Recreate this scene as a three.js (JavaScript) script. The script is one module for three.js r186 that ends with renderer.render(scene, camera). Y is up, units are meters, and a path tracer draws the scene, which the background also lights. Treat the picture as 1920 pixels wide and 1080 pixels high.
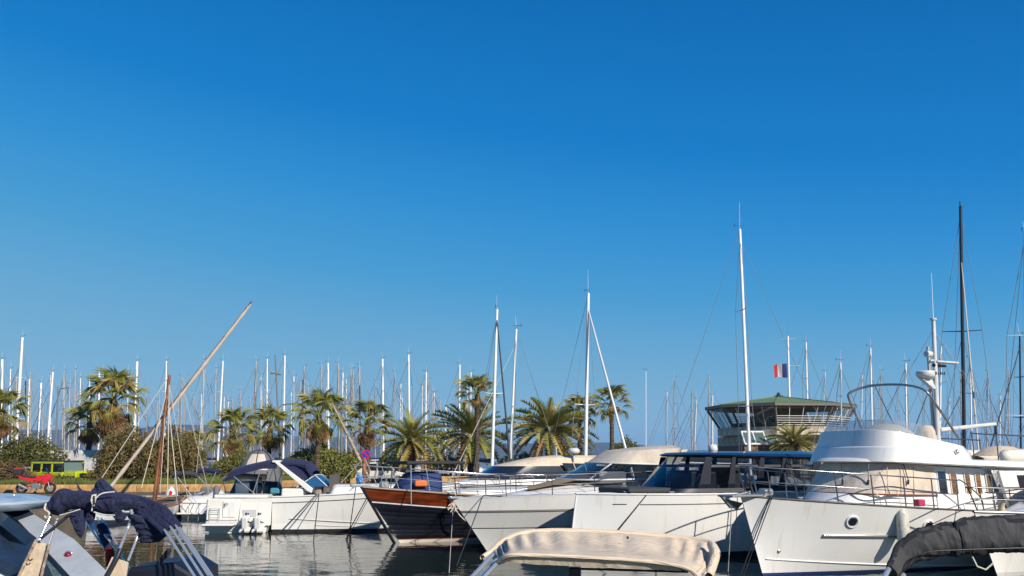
import * as THREE from 'three';
import { ImprovedNoise } from 'three/addons/math/ImprovedNoise.js';
import { mergeGeometries, toCreasedNormals } from 'three/addons/utils/BufferGeometryUtils.js';
import { RoundedBoxGeometry } from 'three/addons/geometries/RoundedBoxGeometry.js';

// ------------------------------------------------------------------ camera, sky, sun, exposure
const F = 1700, EYE = 3.0, HZ = 858;                       // focal length and horizon row for a 1920 x 1080 frame
const PITCH = Math.atan((HZ - 540) / F);
const scene = new THREE.Scene();
const camera = new THREE.PerspectiveCamera(2 * Math.atan(540 / F) * 180 / Math.PI, 1920 / 1080, 0.1, 20000);
camera.position.set(0, EYE, 0);
camera.rotation.set(PITCH, 0, 0);
scene.add(camera);
const renderer = new THREE.WebGLRenderer({ antialias: true });
renderer.setSize(1024, 576);
renderer.toneMapping = THREE.LinearToneMapping;
renderer.toneMappingExposure = 1.32;
renderer.shadowMap.enabled = true;

const SUN = new THREE.Vector3(0.82, 0.74, 0.98).normalize();
{
  const W = 512, Hh = 256, data = new Float32Array(W * Hh * 4);
  // elevation in degrees -> linear colour, read off the open sky of the photograph
  const stops = [[-90, .16, .21, .25], [-2, .26, .38, .47], [0, .32, .55, .72], [2, .27, .505, .695], [5, .185, .44, .66], [10.6, .062, .34, .66], [15, .026, .277, .65], [20, .004, .205, .585], [28, .0003, .15, .475], [45, .0002, .10, .37], [90, .0002, .07, .30]].map(s => [s[0], s[1] / 1.32, s[2] / 1.32, s[3] / 1.32]);
  for (let j = 0; j < Hh; j++) {
    const el0 = -90 + 180 * (j + .5) / Hh;
    for (let i = 0; i < W; i++) {
      // the sky deepens a little from the left of the view round to the right
      const lon = ((i + .5) / W - .5) * 2 * Math.PI, side = Math.cos(lon), el = el0 > 0 ? el0 + side * 7.5 * Math.min(1, el0 / 14) * Math.cos(el0 * Math.PI / 180) : el0;
      let k = 0; while (k < stops.length - 2 && el > stops[k + 1][0]) k++;
      const a = stops[k], b = stops[k + 1], t = Math.min(1, Math.max(0, (el - a[0]) / (b[0] - a[0])));
      const o = (j * W + i) * 4;
      for (let c = 0; c < 3; c++) data[o + c] = a[c + 1] + (b[c + 1] - a[c + 1]) * t;
      data[o + 3] = 1;
    }
  }
  const sky = new THREE.DataTexture(data, W, Hh, THREE.RGBAFormat, THREE.FloatType);
  sky.mapping = THREE.EquirectangularReflectionMapping;
  sky.magFilter = sky.minFilter = THREE.LinearFilter; sky.needsUpdate = true;
  scene.background = sky; scene.environment = sky;
}
const sun = new THREE.DirectionalLight(new THREE.Color(1, .92, .80), 4.6);
sun.position.copy(SUN).multiplyScalar(200); sun.castShadow = true;
Object.assign(sun.shadow.camera, { left: -120, right: 120, top: 120, bottom: -120, near: 1, far: 500 });
sun.shadow.mapSize.set(4096, 4096);
scene.add(sun, sun.target);
scene.fog = new THREE.FogExp2(0x8fb8e6, 0.00011);

// ------------------------------------------------------------------ helpers
const V = (x, y, z) => new THREE.Vector3(x, y, z);
const CP = Math.cos(PITCH), SP = Math.sin(PITCH);
function ray(px, py) { const x = (px - 960) / F, y = -(py - 540) / F; return V(x, y * CP + SP, y * SP - CP); }
function P(px, py, d) { const r = ray(px, py); return r.multiplyScalar(d / -r.z).add(V(0, EYE, 0)); }          // a point d metres ahead
function onLevel(px, py, y = 0) { const r = ray(px, py); return r.multiplyScalar((y - EYE) / r.y).add(V(0, EYE, 0)); }
let seed = 7;
const rnd = () => { seed = (seed * 1664525 + 1013904223) >>> 0; return seed / 4294967296; };
const rr = (a, b) => a + (b - a) * rnd();
const PN = new ImprovedNoise();
const noise = (x, y, z = 0) => PN.noise(x, y, z);
const fbm = (x, y, z = 0, o = 4) => { let s = 0, a = .5; for (let i = 0; i < o; i++) { s += a * PN.noise(x, y, z); x *= 2.03; y *= 2.03; z *= 2.03; a *= .5; } return s; };
const lerp = (a, b, t) => a + (b - a) * t, clamp = (x, a = 0, b = 1) => Math.min(b, Math.max(a, x));
const smooth = t => { t = clamp(t); return t * t * (3 - 2 * t); };

// periodic noise for tiling textures
function tileNoise(size, freqs, seedN = 0) {
  const out = new Float32Array(size * size);
  for (const [fx, fy, amp] of freqs) {
    for (let j = 0; j < size; j++) for (let i = 0; i < size; i++) {
      const u = i / size, v = j / size, a = Math.PI * 2;
      // blend four shifted lookups so that the tile wraps
      const x = u * fx, y = v * fy;
      const n = (X, Y) => noise(X + seedN, Y + seedN * 1.7, fx * .37 + seedN);
      const wu = u, wv = v;
      out[j * size + i] += amp * ((n(x, y) * (1 - wu) + n(x - fx, y) * wu) * (1 - wv) + (n(x, y - fy) * (1 - wu) + n(x - fx, y - fy) * wu) * wv);
    }
  }
  return out;
}
function tex(size, fn, { srgb = true, repeat = 1 } = {}) {
  const d = new Uint8Array(size * size * 4);
  for (let j = 0; j < size; j++) for (let i = 0; i < size; i++) {
    const c = fn(i / size, j / size, i, j), o = (j * size + i) * 4;
    d[o] = clamp(c[0]) * 255; d[o + 1] = clamp(c[1]) * 255; d[o + 2] = clamp(c[2]) * 255; d[o + 3] = 255;
  }
  const t = new THREE.DataTexture(d, size, size, THREE.RGBAFormat);
  t.wrapS = t.wrapT = THREE.RepeatWrapping; t.magFilter = THREE.LinearFilter; t.minFilter = THREE.LinearMipmapLinearFilter; t.generateMipmaps = true;
  if (srgb) t.colorSpace = THREE.SRGBColorSpace;
  t.repeat.set(repeat, repeat); t.needsUpdate = true; return t;
}
const rep = (t, x, y = x) => { const c = t.clone(); c.repeat.set(x, y); c.needsUpdate = true; return c; };
const nA = tileNoise(256, [[4, 4, .9], [9, 9, .5], [22, 22, .3], [60, 60, .2]], 3.1);
const nB = tileNoise(256, [[6, 6, .8], [14, 14, .6], [40, 40, .4]], 11.7);
const nS = tileNoise(256, [[30, 3, .8], [70, 5, .5], [12, 2, .5]], 21.3);      // vertical streaks
const nW = tileNoise(256, [[5, 3, 1], [9, 6, .35]], 33.3), nW2 = tileNoise(256, [[11, 6, 1], [17, 13, .4]], 41.9);   // crease lines of slack cloth
const g3 = v => [v, v, v];
const T = {
  gel: tex(256, (u, v, i, j) => { const a = nA[j * 256 + i], s = nS[j * 256 + i]; const st = clamp((s - .28) * .5, 0, .2); const b = .965 + a * .035 - st * .35; return [b, b - st * .12, b - st * .35]; }),
  mott: tex(256, (u, v, i, j) => g3(.86 + nB[j * 256 + i] * .2)),
  cloth: tex(256, (u, v, i, j) => { const b = .9 + nA[j * 256 + i] * .12 + ((i + j) & 1) * .02; return [b, b * (1 + nB[j * 256 + i] * .02), b]; }),
  wood: tex(256, (u, v, i, j) => { const k = nS[i * 256 + j]; const b = .72 + k * .42 + nA[j * 256 + i] * .1; return [b, b * .94, b * .88]; }),
  ground: tex(256, (u, v, i, j) => { const b = .78 + nA[j * 256 + i] * .3 + nB[j * 256 + i] * .12; return [b, b * .98, b * .95]; }),
  bark: tex(256, (u, v, i, j) => g3(.65 + nB[j * 256 + i] * .45 + .14 * Math.sin(v * Math.PI * 2 * 9 + nA[j * 256 + i] * 3))),
  wrinkle: tex(256, (u, v, i, j) => { const n = nW[j * 256 + i], m = nW2[j * 256 + i]; return g3(clamp(1 - Math.abs(n) * 2.2) * .65 + clamp(1 - Math.abs(m) * 2.6) * .35); }, { srgb: false }),
  bump: tex(256, (u, v, i, j) => g3(.5 + nB[j * 256 + i] * .5), { srgb: false }),
};
const lin = (r, g, b) => new THREE.Color().setRGB(r, g, b);
function mat(color, rough = .6, o = {}) {
  const c = Array.isArray(color) ? lin(...color) : new THREE.Color(color);
  const m = new THREE.MeshPhysicalMaterial({ color: c, roughness: rough, side: THREE.DoubleSide });
  Object.assign(m, o); return m;
}
const MT = {
  gel: mat([.765, .75, .72], .34, { map: rep(T.gel, .28), specularIntensity: .6, clearcoat: .15, clearcoatRoughness: .1 }),
  gelWarm: mat([.78, .75, .69], .35, { map: rep(T.gel, .31) }),
  gelGrey: mat([.56, .555, .53], .35, { map: rep(T.gel, .33), specularIntensity: .7 }),
  deck: mat([.70, .68, .64], .6, { map: rep(T.mott, .5) }),
  black: mat([.018, .019, .022], .35), blackMat: mat([.02, .02, .022], .75),
  antifoul: mat([.02, .03, .06], .7), 
  navy: mat([.012, .017, .066], .85, { map: rep(T.cloth, 1.3), sheen: .3, sheenColor: lin(.2, .25, .5), bumpMap: rep(T.wrinkle, 1.9), bumpScale: .02 }),
  navyDark: mat([.007, .009, .022], .5, { map: rep(T.cloth, 1.1) }),
  beige: mat([.76, .62, .46], .9, { map: rep(T.cloth, .9), bumpMap: rep(T.wrinkle, 1.1), bumpScale: .012 }),
  beigeGrey: mat([.58, .51, .42], .9, { map: rep(T.cloth, .8), bumpMap: rep(T.bump, 1.1), bumpScale: .012 }),
  greyCloth: mat([.052, .052, .056], .85, { map: rep(T.cloth, 1.7), bumpMap: rep(T.wrinkle, 1.4), bumpScale: .018 }),
  tentGrey: mat([.16, .16, .17], .9, { map: rep(T.cloth, .8) }),
  chrome: mat([.70, .69, .66], .16, { metalness: .72 }), steel: mat([.42, .41, .39], .32, { metalness: .6 }),
  alu: mat([.80, .79, .77], .42, { metalness: .25 }), aluGrey: mat([.42, .41, .40], .45, { metalness: .4 }), mastTan: mat([.42, .33, .24], .5), mastDark: mat([.015, .016, .02], .35),
  whitePaint: mat([.80, .80, .79], .4, { map: rep(T.mott, .6) }),
  wire: mat([.22, .22, .22], .5, { metalness: .4 }),
  rope: mat([.02, .02, .022], .9), ropeLight: mat([.55, .50, .42], .9),
  wood: mat([.36, .075, .022], .3, { map: rep(T.wood, .7), clearcoat: .6, clearcoatRoughness: .15 }),
  spar: mat([.46, .20, .085], .55, { map: rep(T.wood, .6) }),
  sparPale: mat([.64, .54, .43], .7, { map: rep(T.wood, .5) }),
  teak: mat([.30, .20, .11], .7, { map: rep(T.wood, .9) }),
  hullNavy: mat([.010, .012, .02], .28, { clearcoat: .4, map: rep(T.mott, 1) }),
  glassDark: mat([.012, .016, .026], .06, { clearcoat: 1, clearcoatRoughness: .03 }),
  glassBlue: mat([.02, .085, .19], .1, { clearcoat: .6 }),
  glassTint: mat([.58, .63, .68], .03, { transmission: 1, thickness: 0 }),
  vinyl: mat([.75, .76, .76], .06, { transmission: 1, thickness: 0 }),
  glassClear: mat([.85, .92, .92], .03, { transmission: 1, thickness: 0 }),
  teal: mat([.05, .22, .28], .8), cream: mat([.66, .52, .36], .5, { map: rep(T.mott, 1.5) }),
  fender: mat([.74, .70, .60], .45, { map: rep(T.mott, 2) }),
  red: mat([.55, .012, .018], .3, { clearcoat: .7 }), pink: mat([.42, .03, .09], .5),
  orange: mat([.62, .13, .02], .6), rust: mat([.30, .075, .02], .9, { map: rep(T.mott, 6) }),
  flagBlue: mat([.006, .022, .13], .9, { transmission: .12, thickness: 0 }), flagWhite: mat([.55, .54, .55], .9, { transmission: .12, thickness: 0 }), flagRed: mat([.36, .006, .014], .9, { transmission: .12, thickness: 0 }),
  lightGrey: mat([.46, .49, .51], .5, { map: rep(T.cloth, .7) }), slate: mat([.028, .042, .065], .35, { map: rep(T.mott, .8) }), paleBlue: mat([.50, .60, .70], .3, { clearcoat: .4, map: rep(T.mott, .9) }),
  rubber: mat([.018, .018, .018], .85), engine: mat([.30, .30, .31], .35, { metalness: .6 }),
};

// geometry helpers
function boxUV(g) {
  const p = g.attributes.position, n = g.attributes.normal, uv = new Float32Array(p.count * 2);
  for (let i = 0; i < p.count; i++) {
    const ax = Math.abs(n.getX(i)), ay = Math.abs(n.getY(i)), az = Math.abs(n.getZ(i));
    if (ay >= ax && ay >= az) { uv[2 * i] = p.getX(i); uv[2 * i + 1] = p.getZ(i); }
    else if (ax >= az) { uv[2 * i] = p.getZ(i); uv[2 * i + 1] = p.getY(i); }
    else { uv[2 * i] = p.getX(i); uv[2 * i + 1] = p.getY(i); }
  }
  g.setAttribute('uv', new THREE.BufferAttribute(uv, 2)); return g;
}
const merge = list => mergeGeometries(list.map(g => { const q = g.index ? g.toNonIndexed() : g; for (const k of Object.keys(q.attributes)) if (!['position', 'normal', 'uv'].includes(k)) q.deleteAttribute(k); return q; }));
const names = {};
function numbered(n) { const k = names[n] = (names[n] ?? -1) + 1; return k ? `${n}_${String(k).padStart(3, '0')}` : n; }
function obj(name, g, m, parent = scene) {
  if (Array.isArray(g)) g = merge(g);
  const o = new THREE.Mesh(g, m); o.castShadow = o.receiveShadow = true;
  o.name = parent === scene ? numbered(name) : name; parent.add(o); return o;
}
function tag(o, label, category, group) { o.userData = { label, category }; if (group) o.userData.group = group; return o; }
function thing(name, label, category, pos = [0, 0, 0], turn = 0, group) {
  const o = new THREE.Group(); o.name = numbered(name);
  if (pos.isVector3) o.position.copy(pos); else o.position.set(...pos);
  o.rotation.y = turn; scene.add(o); tag(o, label, category, group); o.updateMatrixWorld(); return o;
}
function struct(name, g, m) { const o = obj(name, boxUV(g), m); o.userData = { kind: 'structure' }; return o; }
function box(x0, x1, y0, y1, z0, z1) { const g = new THREE.BoxGeometry(x1 - x0, y1 - y0, z1 - z0); g.translate((x0 + x1) / 2, (y0 + y1) / 2, (z0 + z1) / 2); return boxUV(g); }
function rbox(x0, x1, y0, y1, z0, z1, r = .02) { const g = new RoundedBoxGeometry(x1 - x0, y1 - y0, z1 - z0, 2, r); g.translate((x0 + x1) / 2, (y0 + y1) / 2, (z0 + z1) / 2); return boxUV(g); }
function rod(a, b, r0 = .02, r1 = r0, seg = 7) {
  const d = b.clone().sub(a), g = new THREE.CylinderGeometry(r1, r0, d.length(), seg, 1);
  g.applyQuaternion(new THREE.Quaternion().setFromUnitVectors(V(0, 1, 0), d.normalize()));
  g.translate((a.x + b.x) / 2, (a.y + b.y) / 2, (a.z + b.z) / 2); return g;
}
function tube(pts, r = .016, seg = 0, rad = 7, tension = .5) {
  const c = new THREE.CatmullRomCurve3(pts, false, 'catmullrom', tension);
  return new THREE.TubeGeometry(c, seg || Math.max(8, pts.length * 5), r, rad, false);
}
function grid(rows, { closeU = false } = {}) {          // rows: arrays of points; skins them
  const nr = rows.length, nc = rows[0].length, pos = [], idx = [], uv = [];
  for (let j = 0; j < nr; j++) { let l = 0; for (let i = 0; i < nc; i++) { const q = rows[j][i]; pos.push(q.x, q.y, q.z); if (i) l += q.distanceTo(rows[j][i - 1]); uv.push(l, j / nr); } }
  for (let j = 0; j < nr - 1; j++) for (let i = 0; i < nc - 1 + (closeU ? 1 : 0); i++) {
    const a = j * nc + i, b = j * nc + (i + 1) % nc, c = a + nc, d = b + nc; idx.push(a, c, b, b, c, d);
  }
  const g = new THREE.BufferGeometry();
  g.setAttribute('position', new THREE.Float32BufferAttribute(pos, 3)); g.setAttribute('uv', new THREE.Float32BufferAttribute(uv, 2));
  g.setIndex(idx); g.computeVertexNormals(); return boxUV(g);
}
function fan(pts) {                                      // closes a ring with a cap
  const c = pts.reduce((s, p) => s.add(p), V(0, 0, 0)).multiplyScalar(1 / pts.length);
  return grid([pts, pts.map(p => p.clone().lerp(c, .5)), pts.map(() => c.clone())], { closeU: true });
}
function poly(pts) {                                     // flat polygon from points in order
  const pos = [], idx = []; pts.forEach(p => pos.push(p.x, p.y, p.z)); for (let i = 1; i < pts.length - 1; i++) idx.push(0, i, i + 1);
  const g = new THREE.BufferGeometry(); g.setAttribute('position', new THREE.Float32BufferAttribute(pos, 3)); g.setIndex(idx);
  g.setAttribute('uv', new THREE.Float32BufferAttribute(new Float32Array(pts.length * 2), 2)); g.computeVertexNormals(); return boxUV(g);
}
function extrude(pts2, z0, z1, bevel = .015) {           // profile in x,y given thickness along z
  const s = new THREE.Shape(pts2.map(p => new THREE.Vector2(p[0], p[1])));
  const g = new THREE.ExtrudeGeometry(s, { depth: z1 - z0 - 2 * bevel, bevelEnabled: bevel > 0, bevelSize: bevel, bevelThickness: bevel, bevelOffset: -bevel, bevelSegments: 2, curveSegments: 6 });
  g.translate(0, 0, z0 + bevel); return boxUV(g);
}
function lathe(prof, seg = 18) { return boxUV(new THREE.LatheGeometry(prof.map(p => new THREE.Vector2(p[0], p[1])), seg)); }
function ringPts({ x0, x1, w, wa = w, y, yf = y, e = 2.4, rf = .4 }, n = 28) {
  const out = [], xm = x1 - (x1 - x0) * rf, k = Math.round(n * .22);
  const at = (x, z) => out.push(V(x, y + (yf - y) * (x - x0) / (x1 - x0), z));
  for (let i = 0; i < k; i++) { const t = i / k; at(lerp(x0, xm, t), -lerp(wa, w, t)); }
  for (let i = 0; i <= n - 2 * k; i++) { const f = (-.5 + i / (n - 2 * k)) * Math.PI, c = Math.abs(Math.cos(f)), s = Math.sin(f); at(xm + (x1 - xm) * c ** (2 / e), w * Math.sign(s) * Math.abs(s) ** (2 / e)); }
  for (let i = 1; i <= k; i++) { const t = i / k; at(lerp(xm, x0, t), lerp(w, wa, t)); }
  return out;
}
function house(rings, parent, bands, n = 28) {           // stacked rounded rings; bands: [name, material] between rings, last one the cap
  const R = rings.map(r => ringPts(r, n)), made = [];
  bands.forEach(([name, m], i) => { if (name) made.push(obj(name, i < R.length - 1 ? grid([R[i], R[i + 1]], { closeU: true }) : fan(R[i]), m, parent)); });
  return made;
}

// ------------------------------------------------------------------ boats
function addS(g) {
  g.S = (qx, qy, z) => {                                 // a point of the plane z = const of the boat
    const inv = g.matrixWorld.clone().invert(), o = V(0, EYE, 0).applyMatrix4(inv), d = ray(qx, qy).transformDirection(inv);
    const t = (z - o.z) / d.z; return o.add(d.multiplyScalar(t));
  };
  return g;
}
function boat(name, label, px, py, ang, group) {         // stem at the waterline seen at px, py; bow to the left, turned towards us by ang
  const g = thing(name, label, 'boat', onLevel(px, py, 0), Math.PI + ang * Math.PI / 180, group);
  addS(g);
  g.loc = p => g.worldToLocal(p.clone());
  return g;
}
// hull: x from -L (stern) to 0 (stem at the water), y up, z to starboard; bands between levels (numbers or u => y) become parts
function hull(g, { L, B, bow, aft, rake = 1, um = .45, p = 2.2, tr = .8, fl = 1.05, fa = .22, sk = 1.8, rp = 1, depth = .5, nu = 30 }, levels, bands, deckMat = MT.deck) {
  const sheer = u => aft + (bow - aft) * u ** sk;
  const b = u => B / 2 * (u < um ? tr + (1 - tr) * Math.sin(Math.PI / 2 * u / um) : 1 - ((u - um) / (1 - um)) ** p);
  const hb = (u, y) => { const t = clamp((y + depth) / (sheer(u) + depth), .001, 1.1); return Math.max(.012, b(u) * t ** lerp(fa, fl, u ** 1.6)); };
  const X = (u, y) => -L + u * (L + rake * Math.sign(y) * Math.abs(clamp(y / bow, -.3, 1.1)) ** rp);
  const at = (u, y, side, out = 0) => V(X(u, y), y, side * (hb(u, y) + out));
  const lev = levels.map(l => typeof l === 'number' ? () => l : l);
  const us = []; for (let i = 0; i <= nu; i++) us.push(1 - (1 - i / nu) ** 1.35);
  bands.forEach(([name, m, lap = 0, nrow = 4, ledge = false], k) => {
    const parts = [];
    for (const side of [-1, 1]) {
      const rows = [];
      for (let j = 0; j <= nrow; j++) rows.push(us.map(u => { const y = lerp(lev[k](u), lev[k + 1](u), j / nrow); return at(u, Math.min(y, sheer(u)), side, ledge ? lap * j / nrow : lap * (1 - j / nrow)); }));
      if (ledge) rows.push(us.map(u => at(u, Math.min(lev[k + 1](u), sheer(u)), side, -.002)));
      parts.push(grid(rows));
    }
    obj(name, parts, m, g);
  });
  const H = { sheer, hb, X, at, L, B, pt: (u, side, dy = 0, inset = 0) => V(X(u, sheer(u)), sheer(u) + dy, side * Math.max(0, hb(u, sheer(u)) - inset)) };
  // deck and transom
  const dk = [-1, -.5, 0, .5, 1].map(s => us.map(u => { const q = H.pt(u, 1); return V(q.x, q.y - .02 + .05 * (1 - s * s), q.z * s); }));
  obj('deck', grid(dk), deckMat, g);
  const yb = lev[0](0), tp = []; for (let j = 0; j <= 6; j++) tp.push([-1, 1].map(s => at(0, lerp(yb, sheer(0) - .001, j / 6), s)));
  obj('transom', grid(tp), bands[bands.length - 1][1], g);
  g.H = H; return H;
}
function rubRail(g, u0, u1, dy, r, m, name = 'rub_rail', out = 0) {
  for (const s of [-1, 1]) { const pts = []; for (let i = 0; i <= 14; i++) { const u = lerp(u0, u1, i / 14), y = g.H.sheer(u) + dy; pts.push(g.H.at(u, y, s, out)); } obj(name, tube(pts, r, 28, 6), m, g); }
}
function guardRail(g, { u0, u1 = 1, h = .62, n = 6, inset = .12, mid = true, r = .014, m = MT.chrome, lead = .25, yoff = 0, sides = [-1, 1] }) {
  const H = g.H, line = (k) => { const pts = []; const N = 12; for (const s of sides) { const seq = []; for (let i = 0; i <= N; i++) { const u = lerp(u0, u1 - .015, i / N); const q = H.pt(u, s, h * k + yoff, inset); q.x += lead * k * u ** 6; seq.push(q); } pts.push(...(s < 0 ? seq : seq.reverse())); } return pts; };
  obj('rail', tube(line(1), r, 70, 6), m, g);
  if (mid) obj('rail', tube(line(.52), r * .75, 70, 6), m, g);
  for (const s of sides) for (let i = 0; i < n; i++) {
    const u = lerp(u0, u1 - .015, i / (n - 1)), a = H.pt(u, s, yoff, inset), b = H.pt(u, s, h + yoff, inset); b.x += lead * u ** 6;
    obj('stanchion', rod(a, b, r), m, g);
  }
}
function cleat(g, u, side, m = MT.chrome) { const q = g.H.pt(u, side, .02, .1); obj('cleat', [rod(V(q.x - .09, q.y + .05, q.z), V(q.x + .09, q.y + .05, q.z), .014), rod(V(q.x - .03, q.y - .03, q.z), V(q.x - .03, q.y + .05, q.z), .014), rod(V(q.x + .03, q.y - .03, q.z), V(q.x + .03, q.y + .05, q.z), .014)], m, g); return q; }
function line(name, label, pts, r = .018, m = MT.rope, sag = 0) {
  const base = pts[0].clone(); const mid = []; 
  for (let i = 0; i < pts.length - 1; i++) for (let k = 0; k < 4; k++) { const t = k / 4; const q = pts[i].clone().lerp(pts[i + 1], t); q.y -= sag * 4 * t * (1 - t); mid.push(q.sub(base)); }
  mid.push(pts[pts.length - 1].clone().sub(base));
  const o = obj(name, tube(mid, r, 30, 6), m); o.position.copy(base); tag(o, label, 'rope'); return o;
}
// ------------------------------------------------------------------ the setting
{
  const N = 512, h = tileNoise(N, [[5, 9, 1], [11, 19, .55], [23, 40, .22], [50, 80, .08]], 5.5);
  const N2 = 256, h2 = tileNoise(N2, [[4, 6, 1], [10, 15, .5], [26, 34, .22]], 9.2);
  const hb = tex(N, (u, v, i, j) => g3(.5 + h[j * N + i] * .45), { srgb: false });
  const nrm = tex(N2, (u, v, i, j) => {
    const q = (a, b) => h2[((b + N2) % N2) * N2 + (a + N2) % N2], k = 2.1;
    const n = V(-(q(i + 1, j) - q(i - 1, j)) * k, -(q(i, j + 1) - q(i, j - 1)) * k, 1).normalize(); return [n.x * .5 + .5, n.y * .5 + .5, n.z * .5 + .5];
  }, { srgb: false });
  const wm = mat([.012, .022, .020], .035, { ior: 1.33, bumpMap: rep(hb, 1 / 7.3), bumpScale: .02, normalMap: rep(nrm, 1 / 2.3), normalScale: new THREE.Vector2(.045, .045) });
  const g = new THREE.PlaneGeometry(16000, 9000); g.rotateX(-Math.PI / 2); g.translate(0, 0, -4000);
  struct('water', g, wm);
}
const GROUND = 1.0;
const edgePx = [[-420, 45], [0, 45.5], [420, 48.5], [560, 60], [700, 68], [900, 74], [1200, 84], [1660, 93]];
const kerbPx = [[-420, 52.5], [0, 53.5], [420, 55], [620, 71], [760, 76], [940, 80]];
const atGround = (px, d) => { const x = (px - 960) / F * (d * CP + (GROUND - EYE) * SP); return V(x, 0, -d); };
const edge = edgePx.map(([p, d]) => atGround(p, d));
{
  const shp = new THREE.Shape(); edge.forEach((p, i) => i ? shp.lineTo(p.x, -p.z) : shp.moveTo(p.x, -p.z));
  shp.lineTo(43, 108); shp.lineTo(-120, 108); shp.lineTo(-120, 45);
  const g = new THREE.ExtrudeGeometry(shp, { depth: GROUND + 2, bevelEnabled: false }); g.rotateX(-Math.PI / 2); g.translate(0, -2, 0);
  struct('quay', g, mat([.20, .165, .13], .9, { map: rep(T.ground, .22), bumpMap: rep(T.bump, .8), bumpScale: .02 }));
  // pale coping along the quay edge, one stone after another
  const cop = mat([.52, .47, .40], .85, { map: rep(T.ground, .6) });
  const quayCoping = new THREE.Group(); quayCoping.name = 'coping'; quayCoping.userData = { kind: 'structure' }; scene.add(quayCoping);
  for (let k = 0; k < 3; k++) {
    const a = edge[k], b = edge[k + 1], len = a.distanceTo(b), n = Math.max(1, Math.round(len / 1.5)), ang = Math.atan2(-(b.z - a.z), b.x - a.x);
    for (let i = 0; i < n; i++) {
      const c = a.clone().lerp(b, (i + .5) / n); const s = obj('coping_stone', rbox(-len / n / 2 + .01, len / n / 2 - .01, 0, .09, -.55, .06, .015), cop, quayCoping);
      s.position.set(c.x, GROUND + .004, c.z); s.rotation.y = ang;
    }
  }
  // ochre kerb of the planted strip
  const kerb = kerbPx.map(([p, d]) => atGround(p, d)), km = [0, 1, 2].map(i => mat([.62 + i * .04, .38 + i * .02, .15 + i * .02], .9, { map: rep(T.ground, .5), bumpMap: rep(T.bump, 1), bumpScale: .02 }));
  const kg = new THREE.Group(); kg.name = 'kerb'; kg.userData = { kind: 'structure' }; scene.add(kg);
  for (let k = 0; k < kerb.length - 1; k++) {
    const a = kerb[k], b = kerb[k + 1], len = a.distanceTo(b), n = Math.round(len / 1.2), ang = Math.atan2(-(b.z - a.z), b.x - a.x);
    for (let i = 0; i < n; i++) {
      const c = a.clone().lerp(b, (i + .5) / n); const s = obj('kerb_stone', rbox(-len / n / 2 + .008, len / n / 2 - .008, 0, .44 + .02 * rnd(), -.35, .0, .02), km[i % 3], kg);
      s.position.set(c.x, GROUND + .004, c.z); s.rotation.y = ang;
    }
  }
  // soil behind the kerb
  const soil = new THREE.Shape(); kerb.forEach((p, i) => i ? soil.lineTo(p.x, -p.z + .3) : soil.moveTo(p.x, -p.z + .3)); soil.lineTo(atGround(940, 95).x, 95); soil.lineTo(-60, 95); soil.lineTo(-60, 60);
  const sg = new THREE.ExtrudeGeometry(soil, { depth: .3, bevelEnabled: false }); sg.rotateX(-Math.PI / 2); sg.translate(0, GROUND + .004, 0);
  struct('planting_soil', sg, mat([.13, .105, .06], .95, { map: rep(T.ground, .4) }));
  // grass in the planted strip
  const blade = new THREE.BufferGeometry(), bp = [];
  for (let i = 0; i < 7; i++) { const a = i * 2.4, r = .06 * (i % 3), x = Math.cos(a) * r, z = Math.sin(a) * r, l = .10 + .05 * (i % 2), w = .014; bp.push(x - w, 0, z, x + w, 0, z, x + Math.cos(a) * l, .26 + .05 * (i % 3), z + Math.sin(a) * l); }
  blade.setAttribute('position', new THREE.Float32BufferAttribute(bp, 3)); blade.computeVertexNormals();
  const cnt = 15000, inst = new THREE.InstancedMesh(blade, mat([1, 1, 1], .9, { transmission: .3, thickness: 0 }), cnt), m4 = new THREE.Matrix4(), q = new THREE.Quaternion(), col = new THREE.Color();
  for (let i = 0; i < cnt; i++) {
    const px = rr(-60, 640), t = clamp((px - 420) / 200), d = (px < 420 ? lerp(53.5, 55, px / 420) : lerp(55, 71, t)) + .5 + rr(0, 1) ** 1.6 * 7, p = atGround(px, d);
    q.setFromAxisAngle(V(0, 1, 0), rnd() * 6.28); const s = rr(.7, 1.35) * (1 + fbm(p.x * .5, p.z * .5) * .8);
    m4.compose(V(p.x, GROUND + .3, p.z), q, V(s * 1.2, s, s * 1.2)); inst.setMatrixAt(i, m4);
    const k = fbm(p.x * .8, p.z * .8) * .5 + rnd() * .5; col.setRGB(lerp(.12, .24, k), lerp(.165, .27, k), lerp(.02, .045, k)); inst.setColorAt(i, col);
  }
  inst.name = 'grass'; inst.userData = { kind: 'stuff', label: 'green grass growing behind the ochre kerb', category: 'grass' }; inst.castShadow = inst.receiveShadow = true; scene.add(inst);
}
// far hills across the bay
{
  const ridge = (name, d, pts, thick) => {
    const rows = [[], [], []];
    for (let i = 0; i <= 140; i++) {
      const px = -500 + i * 20; let k = 0; while (k < pts.length - 2 && px > pts[k + 1][0]) k++;
      const t = smooth((px - pts[k][0]) / (pts[k + 1][0] - pts[k][0])), py = lerp(pts[k][1], pts[k + 1][1], t) + noise(px * .021, d) * 3 + noise(px * .07, d) * 1.2, top = P(px, Math.min(py, 856), d);
      rows[0].push(V(top.x, -5, -d + thick * .3)); rows[1].push(top); rows[2].push(V(top.x, -5, -d - thick));
    }
    struct(name, grid(rows), mat([.06, .075, .05], 1, { map: rep(T.ground, .004) }));
  };
  ridge('hills', 5200, [[-500, 815], [60, 806], [200, 806], [300, 800], [350, 795], [430, 800], [560, 818], [700, 822], [900, 832], [1050, 831], [1150, 830], [1300, 845], [1500, 850], [2400, 850]], 900);
}

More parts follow.
